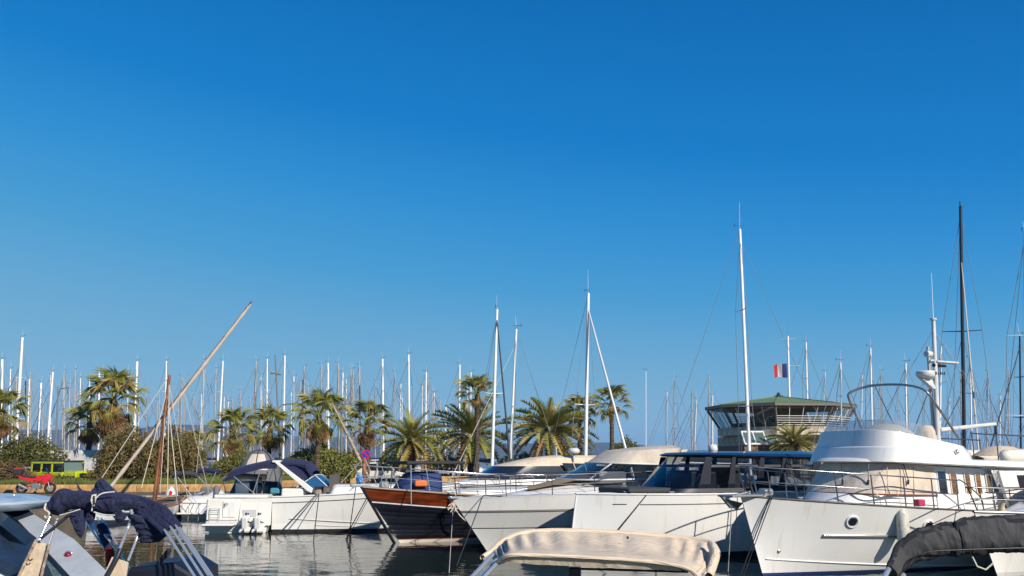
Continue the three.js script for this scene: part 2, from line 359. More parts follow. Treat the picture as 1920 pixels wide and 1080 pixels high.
// ------------------------------------------------------------------ plants
function leafGeo(w, l, fold = .25) { // a folded leaf of four triangles, along +x
  return [V(0, 0, 0), V(l * .45, l * .06, w / 2), V(l * .5, -w * fold, 0), V(l * .45, l * .06, -w / 2), V(l, -l * .12, 0)];
}
const leafTris = [[0, 1, 2], [0, 2, 3], [1, 4, 2], [2, 4, 3]];
function foliage(name, parent, blobs, count, w, l, cols, m, dens = .35) {
  const pos = [], colr = [], L = leafGeo(w, l), q = new THREE.Quaternion(), e = new THREE.Euler();
  const tot = blobs.reduce((s, b) => s + b[3] * b[4] * b[5], 0);
  for (const [bx, by, bz, ax, ay, az] of blobs) {
    const n = Math.round(count * ax * ay * az / tot);
    for (let i = 0; i < n; i++) {
      const th = rnd() * 6.283, cy = rr(-1, 1), s = Math.sqrt(1 - cy * cy); let r = 1 - rnd() ** 2 * dens;
      const dir = V(s * Math.cos(th), cy, s * Math.sin(th)); r *= 1 + fbm(dir.x * 2.1 + bx, dir.y * 2.1 + by, dir.z * 2.1 + bz, 3) * .75;
      const c = V(bx + dir.x * ax * r, by + dir.y * ay * r, bz + dir.z * az * r); if (c.y < .03) continue;
      e.set(rr(-1.2, 1.2), th * -1 + rr(-1.1, 1.1), rr(-.9, .7)); q.setFromEuler(e);
      const k = clamp(.5 + noise(c.x * 1.3, c.y * 1.3, c.z * 1.3) * .8 + rr(-.3, .3)), ci = Math.min(cols.length - 1, Math.floor(rnd() * rnd() * cols.length)), A = cols[ci], v = lerp(.85, 1.6, k), sc = rr(.7, 1.3);
      const pt = L.map(p => p.clone().multiplyScalar(sc).applyQuaternion(q).add(c));
      for (const t of leafTris) for (const a of t) { pos.push(pt[a].x, pt[a].y, pt[a].z); colr.push(A[0] * v, A[1] * v, A[2] * v); }
    }
  }
  const g = new THREE.BufferGeometry(); g.setAttribute('position', new THREE.Float32BufferAttribute(pos, 3)); g.setAttribute('color', new THREE.Float32BufferAttribute(colr, 3)); g.computeVertexNormals();
  const o = new THREE.Mesh(g, m); o.name = name; o.castShadow = o.receiveShadow = true; parent.add(o); return o;
}
const leafMat = mat([1, 1, 1], .8, { vertexColors: true, transmission: .3, thickness: 0, specularIntensity: .25 });
const stemMat = mat([.16, .10, .06], .9, { map: rep(T.bark, 1) });
function shrub(name, label, px, d, halfW, height, count, cols, { w = .09, l = .19, cat = 'shrub', deep = .8, base = GROUND + .3, lumps = 7 } = {}) {
  const c = atGround(px, d), g = thing(name, label, cat, [c.x, base, c.z]);
  const blobs = [];
  for (let i = 0; i < lumps; i++) { const t = lumps > 1 ? i / (lumps - 1) * 2 - 1 : 0; const hh = height * (1 - .35 * t * t) * rr(.82, 1.05), rw = halfW / lumps * rr(1.5, 2.1); blobs.push([t * (halfW - rw * .6), hh * .52, rr(-.4, .4) * deep, rw, hh * .52, deep * rr(.8, 1.2)]); if (i % 2) blobs.push([t * halfW * .8 + rr(-.3, .3), hh * .8, rr(-.3, .3), rw * .55, hh * .25, deep * .6]); }
  foliage('foliage', g, blobs, count, w, l, cols, leafMat);
  for (const b of blobs.slice(0, lumps)) { obj('stem', [rod(V(b[0] * .7, 0, b[2]), V(b[0], b[1] * 1.2, b[2]), .05, .025, 6), rod(V(b[0] * .7, 0, b[2]), V(b[0] + rr(-.4, .4), b[1], b[2] + rr(-.3, .3)), .035, .015, 5)], stemMat, g); }
  return g;
}
// fan palm leaf: a stalk and a pleated fan of pointed segments
function fanFrond(stalk, rad, seg, droop) {
  const pos = [], tri = (...p) => p.forEach(v => pos.push(v.x, v.y, v.z));
  const s0 = V(0, 0, 0), s1 = V(stalk, .05, 0), w = .03;
  tri(V(0, 0, -w), V(0, 0, w), V(stalk, .04, w * .7), ); tri(V(0, 0, -w), V(stalk, .04, w * .7), V(stalk, .04, -w * .7)); tri(V(0, -.04, 0), V(stalk, .04, w), V(stalk, .04, -w));
  for (let i = 0; i < seg; i++) {
    const a = lerp(-2.0, 2.0, (i + .5) / seg), da = 2.0 / seg * 1.02, r = rad * (1 - .22 * Math.abs(a) / 2) * rr(.9, 1.06), cup = .16 * Math.cos(a);
    const dirp = (an, rr2, y) => V(stalk + Math.cos(an) * rr2, .05 + y, Math.sin(an) * rr2);
    const c = s1, l = dirp(a - da * .85, r * .34, .08 + cup * .6), m = dirp(a, r * .5, .0 + cup), q = dirp(a + da * .85, r * .34, .08 + cup * .6), tip = dirp(a + rr(-.06, .06), r * .94, -droop * rr(.5, 1.4) + cup * .4);
    tri(c, l, m); tri(c, m, q); tri(l, tip, m); tri(m, tip, q);
  }
  const g = new THREE.BufferGeometry(); g.setAttribute('position', new THREE.Float32BufferAttribute(pos, 3)); g.computeVertexNormals(); return g;
}
// date palm leaf: an arching rib with two ranks of leaflets
function dateFrond(len, n, arch, leaf) {
  const pos = [], tri = (...p) => p.forEach(v => pos.push(v.x, v.y, v.z));
  const C = t => { const a = arch * t; return V(len * (t - .12 * t * t * arch), len * (-.42 * arch * t * t), 0); };
  for (let i = 0; i < 6; i++) { const a = C(i / 6), b = C((i + 1) / 6), w = .045 * (1 - i / 7), w2 = .045 * (1 - (i + 1) / 7); tri(a.clone().add(V(0, 0, -w)), a.clone().add(V(0, 0, w)), b.clone().add(V(0, 0, w2))); tri(a.clone().add(V(0, 0, -w)), b.clone().add(V(0, 0, w2)), b.clone().add(V(0, 0, -w2))); }
  for (let i = 0; i < n; i++) for (const s of [-1, 1]) {
    const t = .12 + .88 * i / n, c = C(t), c2 = C(Math.min(1, t + .035)), l = leaf * Math.sin(Math.PI * clamp(.18 + t * .72)) * rr(.85, 1.1), out = lerp(.55, .95, 1 - t);
    const tip = c.clone().add(V(l * (1.15 - out * .7), l * rr(.02, .38) - l * .1, s * l * out)); tri(c, c2, tip);
  }
  const g = new THREE.BufferGeometry(); g.setAttribute('position', new THREE.Float32BufferAttribute(pos, 3)); g.computeVertexNormals(); return g;
}
const fanGeo = [0, 1, 2, 3].map(i => fanFrond(1.12 + .12 * (i % 2), .98, 19, .2 + .16 * i));
const dateGeo = [0, 1, 2].map(i => dateFrond(3, 34, .75 + .35 * i, .62));
const greens = [[.25, .25, .034], [.32, .31, .048], [.38, .33, .06], [.19, .205, .04]].map(c => mat(c, .6, { transmission: .35, thickness: 0 }));
const yellows = [[.34, .25, .055], [.40, .29, .075]].map(c => mat(c, .75, { transmission: .25, thickness: 0 }));
const deads = [[.34, .19, .08], [.42, .26, .12], [.26, .14, .065]].map(c => mat(c, .9, { transmission: .15, thickness: 0 }));
const trunkMat = mat([.22, .15, .10], .95, { map: rep(T.bark, .9), bumpMap: rep(T.bark, .9), bumpScale: .05 });
const bootMat = mat([.36, .20, .09], .95, { map: rep(T.bark, 1.6), bumpMap: rep(T.bark, 1.6), bumpScale: .06 });
function trunkGeo(h, r, top = r * .8, bulge = 0) {
  const rows = []; const n = Math.max(8, Math.round(h / .22));
  for (let j = 0; j <= n; j++) { const t = j / n, row = []; for (let i = 0; i < 10; i++) { const a = i / 10 * 6.283; const k = lerp(r * 1.15, top, t ** .5) * (1 + .10 * ((j + (i & 1)) % 2) + .06 * noise(i, j * .7)) + bulge * smooth((t - .72) / .28); row.push(V(Math.cos(a) * k + .06 * noise(j * .2, 3.3), t * h, Math.sin(a) * k)); } rows.push(row); }
  return grid(rows, { closeU: true });
}
function addFronds(g, h, geos, list) {                   // list of [azimuth, elevation, scale, material, name, roll]
  for (const [az, el, s, m, name, roll] of list) {
    const f = obj(name, geos[Math.floor(rnd() * geos.length)], m, g);
    f.rotation.order = 'YZX'; f.rotation.set(roll, az, el); f.scale.setScalar(s); f.position.set(Math.cos(az) * .12, h, -Math.sin(az) * .12);
  }
}
function fanPalm(label, px, py, d, Rpx, { n = 32, dead = 18, skirt = .95 } = {}) {
  const top = P(px, py, d), g = thing('fan_palm', label, 'palm tree', [top.x, GROUND, top.z], rr(0, 6), 'palms along the quay'), h = top.y - GROUND, R = Rpx * d / F / 1.98;
  obj('trunk', trunkGeo(h, .2, .17, .06), trunkMat, g);
  const L = [];
  for (let i = 0; i < n; i++) { const t = i / n, el = lerp(1.5, -1.0, t ** 1.25) + rr(-.12, .12); L.push([i * 2.39996 + rr(-.2, .2), el, R * rr(.86, 1.08) * (t < .15 ? .85 : 1), rnd() < .14 + .3 * t * t ? yellows[i % 2] : greens[Math.floor(rnd() * 4)], 'frond', rr(-.35, .35)]); }
  for (let i = 0; i < dead; i++) L.push([i * 2.39996 + rr(-.3, .3), rr(-1.54, -1.18), R * rr(.75, 1.05) * skirt, deads[i % 3], 'dead_frond', rr(-.6, .6)]);
  addFronds(g, h, fanGeo, L); return g;
}
function datePalm(label, px, py, d, Rpx, { n = 50, low = 12 } = {}) {
  const top = P(px, py, d), g = thing('date_palm', label, 'palm tree', [top.x, GROUND, top.z], rr(0, 6), 'palms along the quay'), h = top.y - GROUND, R = Rpx * d / F / 2.75;
  obj('trunk', trunkGeo(h, .34, .3, .1), trunkMat, g); 
  const b = obj('leaf_base', lathe([[.30, -.5], [.42, -.2], [.46, .05], [.34, .3], [.12, .5]], 12), bootMat, g); b.position.y = h;
  const L = [];
  for (let i = 0; i < n; i++) { const t = i / n, el = lerp(1.4, -.25, t ** .9) + rr(-.1, .1); L.push([i * 2.39996 + rr(-.2, .2), el, R * rr(.85, 1.1), rnd() < .12 + t * .25 ? yellows[i % 2] : greens[Math.floor(rnd() * 4)], 'frond', rr(-.4, .4)]); }
  for (let i = 0; i < low; i++) L.push([i * 2.39996, rr(-.9, -.4), R * rr(.7, .95), i % 3 ? yellows[i % 2] : deads[i % 3], 'dead_frond', rr(-.4, .4)]);
  addFronds(g, h, dateGeo, L); return g;
}
fanPalm('fan palm cut off by the left edge of the picture', 2, 772, 62, 52);
fanPalm('tall fan palm with a shaggy brown skirt left of the leaning lateen yard', 213, 748, 62, 62, { n: 38, dead: 34, skirt: 1.1 });
fanPalm('lower fan palm tucked under the left side of the shaggy tall palm', 170, 792, 66, 46);
fanPalm('small fan palm low over the brown shrubs right of the orange mast', 360, 838, 74, 36);
fanPalm('broad fan palm rising over the blue canopied cruiser, leftmost of its cluster', 437, 808, 66, 50);
fanPalm('fan palm behind the first street lamp with two tufts', 506, 803, 71, 46);
fanPalm('tall fan palm with hanging orange dead leaves behind the pale slanting spar', 598, 778, 68, 54, { dead: 26 });
fanPalm('fan palm just right of the pale slanting spar', 690, 792, 70, 48, { dead: 22 });
datePalm('wide date palm with arching fronds above the varnished wooden bow', 771, 828, 74, 64);
fanPalm('tallest fan palm standing above a date palm left of the twin masts', 895, 738, 78, 42, { n: 36, dead: 10, skirt: .7 });
datePalm('date palm at the foot of the tallest fan palm', 884, 818, 82, 74);
datePalm('big date palm right of the dark furled sail', 1030, 808, 80, 74, { n: 64 });
fanPalm('left one of the two slim fan palms near the tall white mast', 1086, 773, 86, 38, { dead: 8, skirt: .6 });
fanPalm('right one of the two slim fan palms, crossed by a furled white jib', 1146, 757, 82, 40, { dead: 10, skirt: .6 });
datePalm('small date palm in front of the harbour tower', 1490, 832, 90, 46, { n: 44, low: 4 });

const dryCols = [[.17, .13, .045], [.13, .13, .035], [.24, .17, .07], [.10, .085, .035], [.36, .20, .09]], olive = [[.16, .16, .035], [.20, .20, .045], [.11, .12, .03], [.28, .26, .08]], dk = [[.10, .10, .026], [.13, .13, .03], [.18, .165, .045], [.07, .08, .025]];
shrub('hedge', 'dense dark green hedge left of the shaggy palm', 44, 63, 2.4, 3.3, 7500, dk, { deep: 1 });
shrub('reed_clump', 'dry brown reeds behind the motorcycle at the left edge', 12, 56.5, 1.1, 1.6, 1500, [[.17, .115, .06], [.12, .08, .045], [.09, .075, .035]], { w: .035, l: .5, deep: .5, lumps: 4 });
shrub('brown_shrub', 'brown olive thicket between the lime car and the orange mast', 236, 58, 1.7, 3.6, 8500, dryCols, { deep: 1.1 });
shrub('brown_shrub', 'brown olive thicket right of the orange mast', 322, 59, 1.85, 3.3, 9000, dryCols, { deep: 1.0 });
shrub('low_shrub', 'low green bush in front of the lime off-road car', 118, 55.4, 1.0, .6, 1500, olive, { lumps: 4, deep: .5 });
shrub('low_shrub', 'low dark bush at the foot of the brown thicket behind the navy canopy', 170, 57, .6, 1.0, 1200, dryCols, { lumps: 4, deep: .5 });
shrub('oleander_bush', 'pale green leafy bush behind the blue canopied cruiser', 596, 70, 2.5, 2.9, 7000, [[.18, .185, .045], [.13, .145, .04], [.30, .28, .09], [.50, .46, .20]], { deep: 1.2, w: .1, l: .22 });  // palest leaf tone paints sunlit highlights into the leaf colour
shrub('low_shrub', 'olive bush below the broad fan palm cluster', 452, 64, 2.0, 2.2, 4200, olive, { deep: .9 });
shrub('low_shrub', 'olive bush between the two fan palms behind the slanting spar', 655, 75, 1.6, 2.4, 3200, dk, { deep: .9 });
shrub('low_shrub', 'dark bush under the wide date palm', 735, 78, 1.5, 1.9, 2600, dk, { deep: .9 });
shrub('low_shrub', 'dark bush filling the gap between the two date palms', 830, 83, 1.7, 2.0, 2600, dk, { deep: .9 });
shrub('low_shrub', 'green bush at the foot of the big date palm', 985, 84, 3.0, 2.1, 4200, olive, { deep: .9 });
shrub('round_tree', 'rounded dark green tree right of the slim fan palms', 1178, 86, 2.1, 3.8, 5200, dk, { deep: 1.4, cat: 'tree', w: .12, l: .2, base: GROUND });
shrub('low_shrub', 'dark bush below the left slim fan palm', 1075, 88, 2.4, 2.9, 3600, dk, { deep: 1.2, base: GROUND });
// ------------------------------------------------------------------ harbour control tower
{
  const c = P(1466, 858, 100), g = thing('harbour_tower', 'harbour control tower with flared glass room and shallow green roof', 'building', [c.x, GROUND, c.z], .06), u = 100 / F;
  const Y = py => 3 + (858 - py) * u * 1.03 - GROUND;
  const oct = (R, y, a = 0) => { const o = []; for (let i = 0; i < 8; i++) { const t = (i + .5) / 8 * 6.2832 + a; o.push(V(Math.sin(t) * R, y, Math.cos(t) * R)); } return o; };
  const beige = mat([.74, .66, .54], .85, { map: rep(T.ground, .5) }), brick = mat([.30, .16, .10], .9, { map: rep(T.ground, 1.1) }), dark = mat([.03, .028, .026], .5), roofM = mat([.19, .29, .11], .6, { map: rep(T.mott, .3) }), frameW = mat([.72, .70, .66], .5), frameD = mat([.15, .125, .105], .6);
  const flat = rows => grid(rows, { closeU: true }).toNonIndexed();
  const fl = rows => { const q = flat(rows); q.computeVertexNormals(); return boxUV(q); };
  const Rr = 128 * u / Math.cos(Math.PI / 8) * .985, Rt = Rr * .965, Rb = Rr * .81;
  const roof = obj('roof', [fl([oct(Rr, Y(767)), oct(.35, Y(750))])], roofM, g);
  for (let i = 0; i < 8; i++) { const t = (i + .5) / 8 * 6.2832; obj('roof_seam', rod(V(Math.sin(t) * Rr, Y(767) + .03, Math.cos(t) * Rr), V(Math.sin(t) * .3, Y(750) + .03, Math.cos(t) * .3), .05, .05, 5), roofM, roof); }
  obj('roof_cap', lathe([[0, .5], [.15, .45], [.2, .2], [.5, .1], [.55, -.1]], 10), dark, roof).position.y = Y(750);
  obj('fascia', [fl([oct(Rr, Y(767) - .02), oct(Rr, Y(772))]), fl([oct(Rr, Y(772)), oct(Rt * .97, Y(773))])], frameD, g);
  // leaning glass wall, one pane after another with posts between
  const n = 4;
  for (let i = 0; i < 8; i++) {
    const a = oct(Rt, Y(773)), b = oct(Rb, Y(806)), k = (i + 1) % 8;
    obj('corner_post', rod(b[i], a[i], .13, .13, 6), frameD, g);
    for (let j = 0; j < n; j++) {
      const q = (R, t) => R[i].clone().lerp(R[k], t), t0 = j / n + .015, t1 = (j + 1) / n - .015;
      const pane = obj('window', poly([q(b, t0), q(b, t1), q(a, t1), q(a, t0)]), mat([.68 + .08 * (j % 2), .74, .75], .03, { transmission: 1, thickness: 0 }), g);
      if (j) obj('mullion', rod(q(b, j / n), q(a, j / n), .045, .045, 5), frameW, g);
    }
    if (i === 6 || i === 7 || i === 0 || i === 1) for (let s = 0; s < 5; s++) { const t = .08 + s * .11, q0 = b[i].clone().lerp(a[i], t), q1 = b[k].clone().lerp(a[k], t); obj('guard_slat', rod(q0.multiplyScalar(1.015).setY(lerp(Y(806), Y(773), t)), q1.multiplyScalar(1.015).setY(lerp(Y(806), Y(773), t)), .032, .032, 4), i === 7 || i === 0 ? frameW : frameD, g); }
  }
  obj('ceiling', fan(oct(Rt * .96, Y(774))), mat([.62, .57, .5], .9), g);
  obj('floor', fan(oct(Rb * 1.02, Y(806))), dark, g);
  obj('core', fl([oct(Rb * .42, Y(806)), oct(Rb * .42, Y(774.5))]), mat([.45, .33, .22], .9), g);
  obj('desk', fl([oct(Rb * .8, Y(806)), oct(Rb * .82, Y(798))]), mat([.16, .11, .08], .8), g);
  for (const [a, r] of [[-.5, .6], [.3, .62], [.9, .6], [-1.2, .6]]) obj('screen', rbox(-.5, .5, 0, .7, -.06, .06, .03), dark, g).position.set(Math.sin(a) * Rb * r, Y(798), Math.cos(a) * Rb * r);
  obj('balcony_wall', [fl([oct(Rb * 1.035, Y(806)), oct(Rb * 1.035, Y(820))]), fl([oct(Rb * 1.035, Y(820)), oct(Rb * .8, Y(820.5))]), fl([oct(Rb * 1.035, Y(806)), oct(Rb * .9, Y(805.6))])], beige, g);
  // storey below: dark glazing on the right, a sloping glazed bay on the left
  const x = px => (px - 1466) * u, zf = Rb * .78;
  obj('wall', box(x(1372), x(1560), 0, Y(820.5), -zf, zf * .9), beige, g);
  for (let i = 0; i < 4; i++) { const x0 = lerp(x(1535), x(1572), i / 4); obj('window', box(x0 + .04, x0 + .5, Y(846), Y(823), zf * .9 - .02, zf * .9 + .05), MT.glassDark, g); obj('mullion', box(x0 - .02, x0 + .04, Y(847), Y(822), zf * .9 - .02, zf * .9 + .09), frameW, g); }
  obj('side_wing', box(x(1530), x(1590), 0, Y(848), -zf, zf * 1.05), beige, g);
  const bay = [[x(1365), x(1441), 815, zf * 1.0], [x(1358), x(1436), 836, zf * 1.45]];
  for (let i = 0; i < 4; i++) {
    const q = (r, t) => V(lerp(bay[r][0], bay[r][1], t), Y(bay[r][2]), bay[r][3]);
    obj('bay_window', poly([q(1, i / 4 + .02), q(1, (i + 1) / 4 - .02), q(0, (i + 1) / 4 - .02), q(0, i / 4 + .02)]), mat([.10, .17, .17], .05, { clearcoat: 1 }), g);
    obj('bay_frame', rod(q(1, i / 4), q(0, i / 4), .1, .1, 5), frameW, g);
  }
  { const q = (r, t) => V(lerp(bay[r][0], bay[r][1], t), Y(bay[r][2]), bay[r][3]); obj('bay_frame', rod(q(1, 1), q(0, 1), .1, .1, 5), frameW, g); obj('bay_frame', rod(q(1, 0), q(1, 1), .12, .12, 5), frameW, g); obj('bay_frame', rod(q(0, 0), q(0, 1), .12, .12, 5), frameW, g); }
  obj('bay_wall', box(bay[1][0], bay[1][1], 0, Y(838), -zf * .5, zf * 1.42), brick, g);
}
// flag on its own staff with cross arms
{
  const d = 103, b = P(1482, 858, d), top = P(1477, 630, d), g = thing('flag_mast', 'white signal mast with cross arms rising behind the green tower roof', 'mast', [b.x, GROUND, b.z]);
  const l = v => v.clone().sub(g.position), m = [V(0, 0, 0), l(top)];
  obj('pole', rod(m[0], m[1], .16, .11, 9), MT.alu, g);
  for (const [t, w] of [[.975, .9], [.78, 1.3]]) { const q = m[0].clone().lerp(m[1], t); obj('cross_arm', rod(q.clone().add(V(-w, 0, 0)), q.clone().add(V(w, .06, 0)), .04), MT.aluGrey, g); }
  obj('aerial', rod(m[1], m[1].clone().add(V(0, 1.6, 0)), .03, .01), MT.wire, g);
  const fq = P(1475, 681, d - .4), h = 27 * d / F, fw = 25 * d / F, f = thing('flag', 'French tricolour flag flying to the left of the signal mast', 'flag', fq);
  const pt = (s, t) => V(-s * fw, -s * s * .18 * h * 1.0 - t * h * (1 - .16 * s) - .06 * Math.sin(s * 7), .25 * Math.sin(s * 6.5 + t * 1.2) * s);
  [['blue_stripe', MT.flagBlue, 0, 1 / 2.7], ['white_stripe', MT.flagWhite, 1 / 2.7, .68], ['red_stripe', MT.flagRed, .68, 1]].forEach(([n, mm, a, c]) => { const rows = []; for (let j = 0; j <= 8; j++) { const r = []; for (let i = 0; i <= 8; i++) r.push(pt(lerp(a, c, i / 8), j / 8)); rows.push(r); } obj(n, grid(rows), mm, f); });
}

// ------------------------------------------------------------------ sailing yachts
const yachtHull = (() => {                              // shared unit hull, 10 m long
  const gs = [], rows = []; const us = []; for (let i = 0; i <= 14; i++) us.push(i / 14);
  for (const s of [-1, 1]) { const R = []; for (let j = 0; j <= 4; j++) R.push(us.map(u => { const t = j / 4, b = 1.6 * (u < .4 ? .75 + .25 * Math.sin(u / .4 * 1.57) : 1 - ((u - .4) / .6) ** 2.2), y = lerp(-.4, 1.0 + .35 * u * u, t); return V(-5 + u * (9.2 + .8 * t), y, s * Math.max(.01, b * t ** lerp(.25, .8, u))); })); gs.push(grid(R)); if (s > 0) rows.push(R[4]); else rows.unshift(R[4]); }
  gs.push(grid(rows)); gs.push(poly([V(-5, -.4, -.3), V(-5, -.4, .3), V(-5, 1, 1.2), V(-5, 1, -1.2)])); return merge(gs);
})();
const yachtCabin = merge([grid([ringPts({ x0: -1.6, x1: 2.6, w: 1.0, y: 1.05, yf: 1.15 }), ringPts({ x0: -1.5, x1: 2.2, w: .85, y: 1.55, yf: 1.4 })], { closeU: true }), fan(ringPts({ x0: -1.5, x1: 2.2, w: .85, y: 1.55, yf: 1.4 }))]);
const boomGeo = rod(V(0, 0, 0), V(-4, .1, 0), .07, .06, 8), boomCover = (() => { const r = []; for (let i = 0; i <= 8; i++) { const t = i / 8, row = []; for (let k = 0; k < 10; k++) { const a = k / 10 * 6.283, w = lerp(.17, .09, t); row.push(V(-.1 - 3.8 * t, .2 + w * 1.2 * Math.sin(a), w * Math.cos(a))); } r.push(row); } return grid(r, { closeU: true }); })();
function yacht(label, bx, tx, ty, d, o = {}) {
  const { m = MT.alu, r = .085, spread = [.45, .72], turn = rr(-.5, .5) + (rnd() < .5 ? 0 : Math.PI), rig = true, jib = null, by = 850, aerial = 1, coverM = MT.navy, hullM = MT.gel, group, wire = d < 70 ? .015 : .026 } = o;
  const b = P(bx, by, d), top = P(tx, ty, d), H = top.y - 1.1, Ls = clamp(H / 13, .45, 1.35);
  const lean = (top.x - b.x) / (top.y - b.y); const x0 = b.x - lean * (b.y - 1.1);
  const g = thing('sailing_yacht', label, 'yacht', [x0, 0, b.z], turn, group), inv = q => { const v = q.clone().sub(g.position); return v.applyAxisAngle(V(0, 1, 0), -turn); };
  const h = obj('hull', yachtHull, hullM, g); h.scale.setScalar(Ls); const cb = obj('cabin', yachtCabin, MT.deck, g); cb.scale.setScalar(Ls);
  const base = inv(V(x0, 1.0, b.z)), tip = inv(top), at = t => base.clone().lerp(tip, t);
  obj('mast', rod(base, tip, r, r * .8, 8), m, g);
  if (rig) {
    const bm = obj('boom', boomGeo, m === MT.mastDark ? m : MT.alu, g); bm.scale.setScalar(Ls * .95); bm.position.copy(at(1.6 / H)); const sc = obj('sail_cover', boomCover, coverM, g); sc.scale.setScalar(Ls * .95); sc.position.copy(bm.position);
    const cw = H * .068;
    for (const s of [-1, 1]) {
      let prev = V(at(0).x, .95 * Ls, s * 1.45 * Ls); const w = [];
      const tips = spread.map(t => at(t).add(V(-.15, .05, s * cw * (1.15 - t * .4))));
      for (const q of tips) { w.push(rod(prev, q, wire, wire, 4)); prev = q; }
      w.push(rod(prev, at(.97), wire, wire, 4)); w.push(rod(V(at(0).x - .3, .95 * Ls, s * 1.4 * Ls), at(spread[0] - .01), wire, wire, 4)); obj('shroud', w, MT.wire, g);
    }
    for (const t of spread) { obj('spreader', [rod(at(t), at(t).add(V(-.15, .05, cw * (1.15 - t * .4))), .035, .02, 6), rod(at(t), at(t).add(V(-.15, .05, -cw * (1.15 - t * .4))), .035, .02, 6)], m, g); }
    const bow = V(4.9 * Ls, 1.35 * Ls, 0);
    if (jib) obj('furled_jib', rod(bow.clone().add(V(0, .2, 0)), at(jib.top ?? .95), jib.r ?? .07, (jib.r ?? .07) * .5, 7), jib.m ?? MT.whitePaint, g); else obj('forestay', rod(bow, at(.96), wire, wire, 4), MT.wire, g);
    obj('backstay', rod(V(-4.9 * Ls, 1.0 * Ls, 0), at(.995), wire, wire, 4), MT.wire, g);
  }
  obj('wind_vane', [rod(tip, tip.clone().add(V(.0, .25, 0)), .012, .012, 4), rod(tip.clone().add(V(-.35, .25, 0)), tip.clone().add(V(.25, .25, 0)), .012, .012, 4), rod(tip.clone().add(V(-.35, .16, 0)), tip.clone().add(V(-.35, .36, 0)), .02, .02, 4)], MT.black, g);
  if (aerial) obj('aerial', rod(tip, tip.clone().add(V(.06, aerial, .05)), .014, .006, 4), MT.alu, g);
  return g;
}
// [base px, top px, top py, distance, material key, radius, options], sorted from left to right within each stretch
const ord = ['first', 'second', 'third', 'fourth', 'fifth', 'sixth', 'seventh', 'eighth', 'ninth', 'tenth', 'eleventh', 'twelfth', 'thirteenth', 'fourteenth', 'fifteenth', 'sixteenth', 'seventeenth', 'eighteenth', 'nineteenth', 'twentieth', 'twenty-first', 'twenty-second', 'twenty-third', 'twenty-fourth'];
const K = { w: MT.alu, g: MT.aluGrey, t: MT.mastTan, d: MT.mastDark };
const toneWord = { w: 'white', g: 'grey', t: 'tan', d: 'black' };
function stretch(where, list, more = 0, x0 = 0, x1 = 0) {   // the photograph shows further, fainter masts between the plain ones
  for (let i = 0; i < more; i++) { const x = lerp(x0, x1, (i + rr(.15, .85)) / more); list.push([x, x + rr(-1.5, 3), rr(698, 752), rr(135, 175), ['w', 'g', 't', 'g'][i % 4], rr(.07, .11), { aerial: rr(.5, 1.3) }]); }
  list.sort((a, b) => a[1] - b[1]); list.forEach((e, i) => { if (i % 3 === 1 && !(e[6] && 'jib' in e[6])) e[6] = { jib: { top: rr(.75, .95), r: .06, m: i % 2 ? MT.navyDark : MT.greyCloth }, ...e[6] }; });
  list.forEach(([bx, tx, ty, d, k = 'w', r = .09, o = {}], i) => yacht(`yacht with ${toneWord[k]} mast, ${ord[i]} from left ${where}`, bx, tx, ty, d, { m: K[k], r, group: 'yachts in the marina behind the palms', ...o }));
}
stretch('among those left of the shaggy tall palm', [[2, 4, 674, 112, 'w', .2], [14, 20, 692, 122, 'w', .1], [29, 42, 633, 112, 'w', .22, { spread: [.4, .7] }], [48, 48, 714, 125, 'd', .1], [51, 55, 711, 130, 'w', .11], [71, 77, 718, 118, 'w', .17], [88, 99, 698, 115, 'w', .17], [116, 120, 696, 130, 'g', .1], [128, 131, 722, 124, 'g', .09], [139, 141, 694, 128, 'g', .1], [148, 151, 709, 133, 'w', .09], [165, 168, 712, 126, 'w', .11]], 8, 5, 175);
stretch('between shaggy tall palm and leaning lateen yard', [[184, 186, 698, 118, 'w', .16], [193, 193, 695, 130, 'g', .1], [237, 240, 698, 124, 'w', .12], [250, 257, 678, 114, 'w', .21], [308, 312, 677, 120, 'w', .12], [338, 341, 706, 132, 't', .08], [379, 382, 676, 116, 'g', .12]], 9, 255, 380);
stretch('between leaning lateen yard and first street lamp', [[402, 405, 692, 125, 'g', .1], [409, 418, 677, 113, 'w', .14, { jib: null }], [426, 428, 754, 130, 'w', .12], [450, 451, 734, 138, 'g', .07], [475, 480, 678, 118, 't', .13], [492, 492, 744, 130, 't', .08], [500, 501, 673, 122, 'w', .12]], 6, 405, 520);
stretch('between first street lamp and pale slanting spar', [[531, 534, 667, 112, 'w', .14], [550, 551, 706, 124, 'w', .1], [567, 568, 712, 118, 'd', .09], [571, 570, 687, 128, 'g', .1], [602, 603, 684, 120, 't', .11], [616, 615, 681, 116, 'w', .16]], 5, 540, 615);
stretch('between pale slanting spar and wide date palm', [[636, 634, 682, 122, 't', .12], [640, 643, 699, 128, 'w', .13], [658, 658, 693, 120, 'g', .11], [661, 662, 693, 124, 't', .1], [674, 674, 686, 116, 't', .13], [719, 717, 673, 112, 'w', .17], [741, 740, 699, 130, 'g', .1], [753, 754, 746, 136, 'w', .07]], 5, 640, 755);
stretch('between wide date palm and tallest fan palm', [[768, 766, 665, 112, 'w', .16], [798, 799, 698, 118, 'w', .13], [800, 803, 712, 126, 'g', .1], [813, 814, 737, 122, 'w', .1], [835, 836, 763, 120, 'w', .14], [861, 862, 684, 114, 'w', .15], [882, 883, 698, 124, 'w', .12]], 5, 775, 880);
yacht('sailing yacht with white mast and dark furled jib, left one of the twin masts', 923, 932, 580, 62, { r: .12, turn: -1.26, spread: [.52], by: 858, jib: { top: .95, r: .075, m: MT.navyDark }, group: 'big yachts behind the cruisers' });
